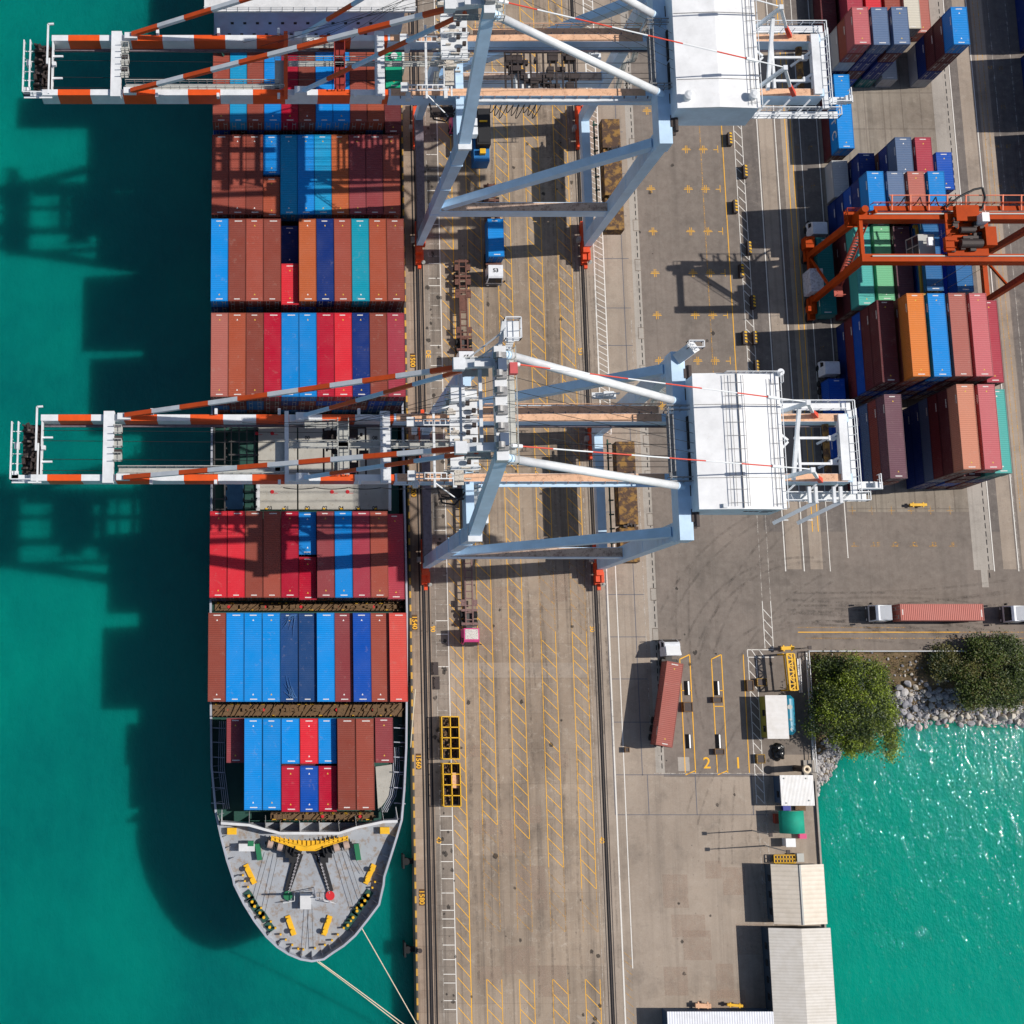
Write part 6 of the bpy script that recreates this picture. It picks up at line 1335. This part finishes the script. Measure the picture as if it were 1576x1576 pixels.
t, a, b_ = shed('storage_shed', 'beige gabled shed above the long ribbed shed on the pier', 1191.5, 1330, 1267.5, 1422, 2.95, corr('roof_beige', (216, 204, 188), 'Y', .5), paint('shed_wall_grey', (58, 74, 88), .7), .9)
m_ = MB(); xm = (a.x+b_.x)/2; m_.box(xm-.12, xm+.12, a.y, b_.y, 3.83, 3.93); m_.build('ridge_cap', M_ms, t)
t, a, b_ = shed('long_shed', 'long pale shed with ribbed roof at the bottom right', 1198, 1428, 1278, 1690, 3.3, corr('roof_ribbed', (206, 200, 192), 'Y', .75), paint('shed_wall_dark', (40, 62, 80), .7), .7)
t, a, b_ = shed('low_warehouse', 'white blue warehouse roof cut off by the bottom edge', 1033, 1557, 1209, 1690, 3.3, corr('roof_bluewhite', (226, 228, 236), 'X', .9), M_wallb)
# teal canopy
a, b_ = W(1202, 1283, 2.8), W(1239, 1248, 2.8); t = thing('canopy', 'teal arched canopy between the white pump shed and the beige shed', 'canopy', ((a.x+b_.x)/2, a.y, 0)); m_ = MB(); n = 10; vs_ = []
for k in range(n+1):
    u = k/n; x = a.x+(b_.x-a.x)*u; z = 2.3+1.0*math.sin(math.pi*min(1, u*1.0))
    vs_ += [(x, a.y, z), (x, b_.y, z)]
m_.add(vs_, [(2*k, 2*k+2, 2*k+3, 2*k+1) for k in range(n)]); o = m_.build('fabric', paint('canopy_teal', (0, 150, 124), .8, 0, .1), t, smooth=True)
so_ = o.modifiers.new('thick', 'SOLIDIFY'); so_.thickness = .05
m_ = MB()
for x in (a.x+.1, b_.x-.1):
    for y in (a.y+.1, b_.y-.1): m_.tube((x, y, 0), (x, y, 2.3), .05)
m_.build('post', M_ms, t)
# tank shelter with blue tank
t, a, b_ = shed('tank_shelter', 'white corrugated shelter roof next to the blue tank', 1181.5, 1070, 1210.5, 1137, 2.7, corr('roof_fine', (230, 226, 222), 'Y', 1.7), paint('yellow_green', (150, 150, 60), .7), over=.15)
a = W(1217, 1131, 2.2); b_ = W(1217, 1070, 2.2); t = thing('fuel_tank', 'blue green cylindrical tank along the east side of the shelter', 'tank', (a.x, a.y, 0)); m_ = MB(); m_.tube((a.x, a.y+.5, 1.4), (a.x, b_.y-.5, 1.4), 1.05, n=24); m_.tube((a.x, a.y, 1.4), (a.x, a.y+.5, 1.4), .6, 1.05, 24); m_.tube((a.x, b_.y-.5, 1.4), (a.x, b_.y, 1.4), 1.05, .6, 24); m_.build('shell', paint('tank_blue', (20, 122, 150), .4, 0, .3, (60, 90, 100), .6, .55), t)
m_ = MB(); m_.tube((a.x, a.y+4, 2.44), (a.x, a.y+4, 2.55), .35, n=16)
for k in (.8, 2.2): m_.cbox((a.x, a.y+k, 2.46), (.25, .25, .1))
m_.build('manhole', M_ms, t); m_ = MB(); m_.box(a.x-.8, a.x+.8, a.y+.8, a.y+1.1, 0, .8); m_.box(a.x-.8, a.x+.8, b_.y-1.1, b_.y-.8, 0, .8); m_.build_each('saddle', M_mach, t)
# black heap of covers
q = W(1200, 1157, .5); bm = bmesh.new(); bmesh.ops.create_icosphere(bm, subdivisions=4, radius=1)
for v in bm.verts:
    v.co.z = max(-.1, v.co.z)*.9; v.co.x *= .95; v.co.y *= 1.25
    v.co *= 1+.28*noise.noise(v.co*1.6)+.12*noise.noise(v.co*5)
me = bpy.data.meshes.new('tarpaulin_heap'); bm.to_mesh(me); bm.free(); me.materials.append(flat('black_tarpaulin', (20, 20, 22), .3)); o = bpy.data.objects.new('tarpaulin_heap', me); C.objects.link(o); o.location = (q.x, q.y, .05); tag(o, 'crumpled heap under black tarpaulin below the tank shelter', 'heap')
# round fitting
q = W(1231, 1183, 1.6); t = thing('vent_pipe', 'round cream vent with a dark hole, above the white pump shed', 'vent', (q.x, q.y, 0)); bm = bmesh.new()
m_ = MB(); n = 28
for k in range(n):
    for j_ in range(10):
        A1, A2 = 2*math.pi*k/n, 2*math.pi*j_/10; m_.v.append((q.x+(.42+.2*math.cos(A2))*math.cos(A1), q.y+(.42+.2*math.cos(A2))*math.sin(A1), 3.9+.2*math.sin(A2)))
m_.f = [(k*10+j_, ((k+1) % n)*10+j_, ((k+1) % n)*10+(j_+1) % 10, k*10+(j_+1) % 10) for k in range(n) for j_ in range(10)]; m_.mi = [0]*len(m_.f)
m_.build('ring', paint('ring_cream', (226, 206, 176), .5), t, smooth=True); m_ = MB(); m_.tube((q.x, q.y, 0), (q.x, q.y, 3.8), .45, n=20); m_.build('pipe', M_mach, t)
q = W(1247, 1186, .3); m_ = MB(); m_.box(q.x-.9, q.x+.9, q.y-1.5, q.y+1.5, -1.0, .3); m_.build('concrete_plinth', M_slab); o = bpy.data.objects['concrete_plinth']; tag(o, 'grey concrete plinth with two lids right of the round vent', 'plinth'); m_ = MB()
for k in (-.7, .7): m_.tube((q.x, q.y+k, .302), (q.x, q.y+k, .34), .32, n=18)
m_.build('lid', M_slot, o)
# yard clutter between canopy and shed
def smallbox(name, px, py, w_, d_, h_, m, lab, cat='box', part='lid'):
    q = W(px, py, h_); t = thing(name, lab, cat, (q.x, q.y, 0)); m_ = MB(); m_.cbox((q.x, q.y, h_/2), (w_, d_, h_-.04)); m_.build('body', m, t); m_ = MB(); m_.cbox((q.x, q.y, h_+.02), (w_+.1, d_+.1, .06)); m_.build(part, m, t)
smallbox('white_cabinet', 1217, 1297, 1.3, 1.1, 1.5, M_house, 'white square cabinet standing below the teal canopy', 'cabinet')
smallbox('pink_drum_box', 1236, 1287, .9, .6, .8, flat('magenta', (210, 70, 120), .6), 'pink bundle at the lower right corner of the teal canopy', 'bundle')
smallbox('orange_crate', 1196, 1260, .6, 1.3, .8, flat('crate_orange', (150, 60, 40), .7), 'orange red crate left of the teal canopy', 'crate')
smallbox('grey_cabinet', 1232, 1320, .9, 1.1, 1.2, M_ms, 'grey cabinet touching the top of the beige shed', 'cabinet')
smallbox('blue_barrel_box', 1211, 1244, 1.0, .6, .8, flat('barrel_blue', (30, 50, 150), .5), 'blue box between white pump shed and teal canopy', 'box')
smallbox('brown_pallet', 1232, 1244, 1.4, .6, .4, M_lash, 'brown pallet between white pump shed and teal canopy', 'pallet')
t = thing('steel_rack', 'yellow and black rack of parts directly above the beige shed', 'rack', tuple(W(1205, 1321, 0))); m_ = MB(); a, b_ = W(1192, 1328, 1), W(1224, 1316, 1)
for k in range(8): x = a.x+(b_.x-a.x)*k/7; m_.beam((x, a.y, 1), (x, b_.y, 1), .12); m_.beam((x, a.y, 0), (x, a.y, 1), .1)
for y in (a.y, (a.y+b_.y)/2, b_.y): m_.beam((a.x, y, 1), (b_.x, y, 1), .12)
m_.build('frame', M_yelp, t); m_ = MB(); m_.box(a.x+.1, b_.x-.1, a.y+.1, b_.y-.1, .2, .7); m_.build('contents', M_mach, t)
m_ = MB(); m_.box(79.9, 80.15, -44, -9.4, 0, .35); m_.build('pier_kerb', M_slab); tag(bpy.data.objects['pier_kerb'], 'low concrete kerb along the water side of the pier', 'kerb')
# lamp posts
def lamp(px, py, h_, lab, arm=True, flood=False):
    q = W(px, py, h_); t = thing('lamp_post', lab, 'lamp post', (q.x, q.y, 0), 'slim lamp posts on the pier'); m_ = MB(); m_.tube((q.x, q.y, 0), (q.x, q.y, h_), .1, .06, 8); m_.build('pole', M_ms, t)
    m_ = MB()
    if flood: m_.cbox((q.x, q.y+.6, h_), (.35, 2.6, .25))
    else: m_.cbox((q.x, q.y, h_), (.5, .5, .25))
    m_.build('lamp_head', M_mach, t)
lamp(1213, 1311, 8.2, 'slim lamp post standing just above the beige shed'); lamp(1186, 1285, 6.8, 'slim lamp post left of the white cabinet', flood=False)
lamp(1246, 996.5, 3.0, 'short post at the west end of the fence on the basin road')

# ================================================================ TREES
def tree(name, lab, cx_, cy_, R, H, n, seed, c1_, c2_, c3_, base=-1.0, shape=1.0):
    t = thing(name, lab, 'tree', (cx_, cy_, base)); r_ = random.Random(seed); m_ = MB()
    m_.tube((cx_, cy_, base), (cx_+.2, cy_, base+H*.35), .45, .32, 10); tips = []
    for k in range(11):
        a_ = 2*math.pi*k/11+r_.uniform(-.2, .2); rr_ = R*r_.uniform(.45, .8); p0 = Vector((cx_+.2, cy_, base+H*.3)); p1 = Vector((cx_+rr_*.5*math.cos(a_), cy_+rr_*.5*math.sin(a_), base+H*.55)); p2 = Vector((cx_+rr_*math.cos(a_), cy_+rr_*math.sin(a_), base+H*r_.uniform(.55, .8)))
        m_.tube(p0, p1, .2, .12, 7); m_.tube(p1, p2, .12, .05, 6)
    m_.build('trunk', paint('bark', (96, 78, 62), .9, 0, .3), t)
    clumps = []
    for k in range(n):
        a_ = r_.uniform(0, 2*math.pi); u = math.sqrt(r_.random()); wob = 1+.17*math.sin(3*a_+seed)+.10*math.sin(7*a_+2*seed)+.05*math.sin(13*a_)
        rad = R*wob*u; z = base+H*(.42+.58*math.sqrt(max(0, 1-(u*.97)**2))*r_.uniform(.55, 1.0))
        q = Vector((cx_+rad*math.cos(a_), cy_+rad*math.sin(a_)*shape, z))
        if noise.noise(q*.45+Vector((seed, 0, 0))) < -.22: continue
        clumps.append(q)
    m_ = MB()
    for q in clumps:
        s_ = r_.uniform(.3, .7); tone = noise.noise(q*.6+Vector((0, seed, 3)))+r_.uniform(-.35, .35)
        m_.cur = 0 if tone < -.12 else (1 if tone < .28 else 2)
        for i in range(17):
            p_ = q+Vector((r_.gauss(0, s_), r_.gauss(0, s_), r_.gauss(0, s_*.7))); l = r_.uniform(.09, .19)
            d = Vector((r_.uniform(-1, 1), r_.uniform(-1, 1), r_.uniform(-.6, .6))).normalized(); n_ = Vector((r_.uniform(-.8, .8), r_.uniform(-.8, .8), 1)).normalized(); s2 = d.cross(n_).normalized()
            m_.add([p_-d*l, p_+s2*l*.55, p_+d*l, p_-s2*l*.55], [(0, 1, 2, 3)])
    o = m_.build('crown', [c1_, c2_, c3_], t); return t
def leaf(name, rgb):
    m, t, b = nodes(name); b.inputs['Base Color'].default_value = lin(*rgb); b.inputs['Roughness'].default_value = .55; tr = t.nodes.new('ShaderNodeBsdfTranslucent'); tr.inputs[0].default_value = lin(*rgb); mx = t.nodes.new('ShaderNodeMixShader'); mx.inputs[0].default_value = .22
    t.links.new(b.outputs[0], mx.inputs[1]); t.links.new(tr.outputs[0], mx.inputs[2]); t.links.new(mx.outputs[0], t.nodes['Material Output'].inputs[0]); return m
L1, L2, L3 = leaf('leaf_dark', (44, 62, 18)), leaf('leaf_olive', (94, 108, 28)), leaf('leaf_bright', (136, 154, 34)); D1, D2, D3 = leaf('leaf2_dark', (52, 66, 24)), leaf('leaf2_olive', (84, 100, 34)), leaf('leaf2_brown', (98, 94, 42))
q = W(1319, 1092, 3); tree('broadleaf_tree', 'large yellow green tree on the bank left of the rocks', q.x, q.y, 6.1, 7.6, 2700, 4, L1, L2, L3, -1.6, 1.08)
q = W(1534, 1040, 3); tree('shrub_tree', 'low dark olive tree on the bank at the right edge', q.x+1.2, q.y+.2, 6.2, 5.2, 3300, 9, D1, D2, D3, -1.2, .78)
q = W(1280, 1035, 1); tree('bush', 'thin bush beside the fence, upper left of the large tree', q.x, q.y, 2.2, 2.6, 260, 13, D1, D2, L2, -.4)
q = W(1458, 1020, 1); tree('bush', 'brown bush merging with the left side of the olive tree', q.x, q.y, 2.2, 2.2, 260, 15, D1, D3, D3, -.6)
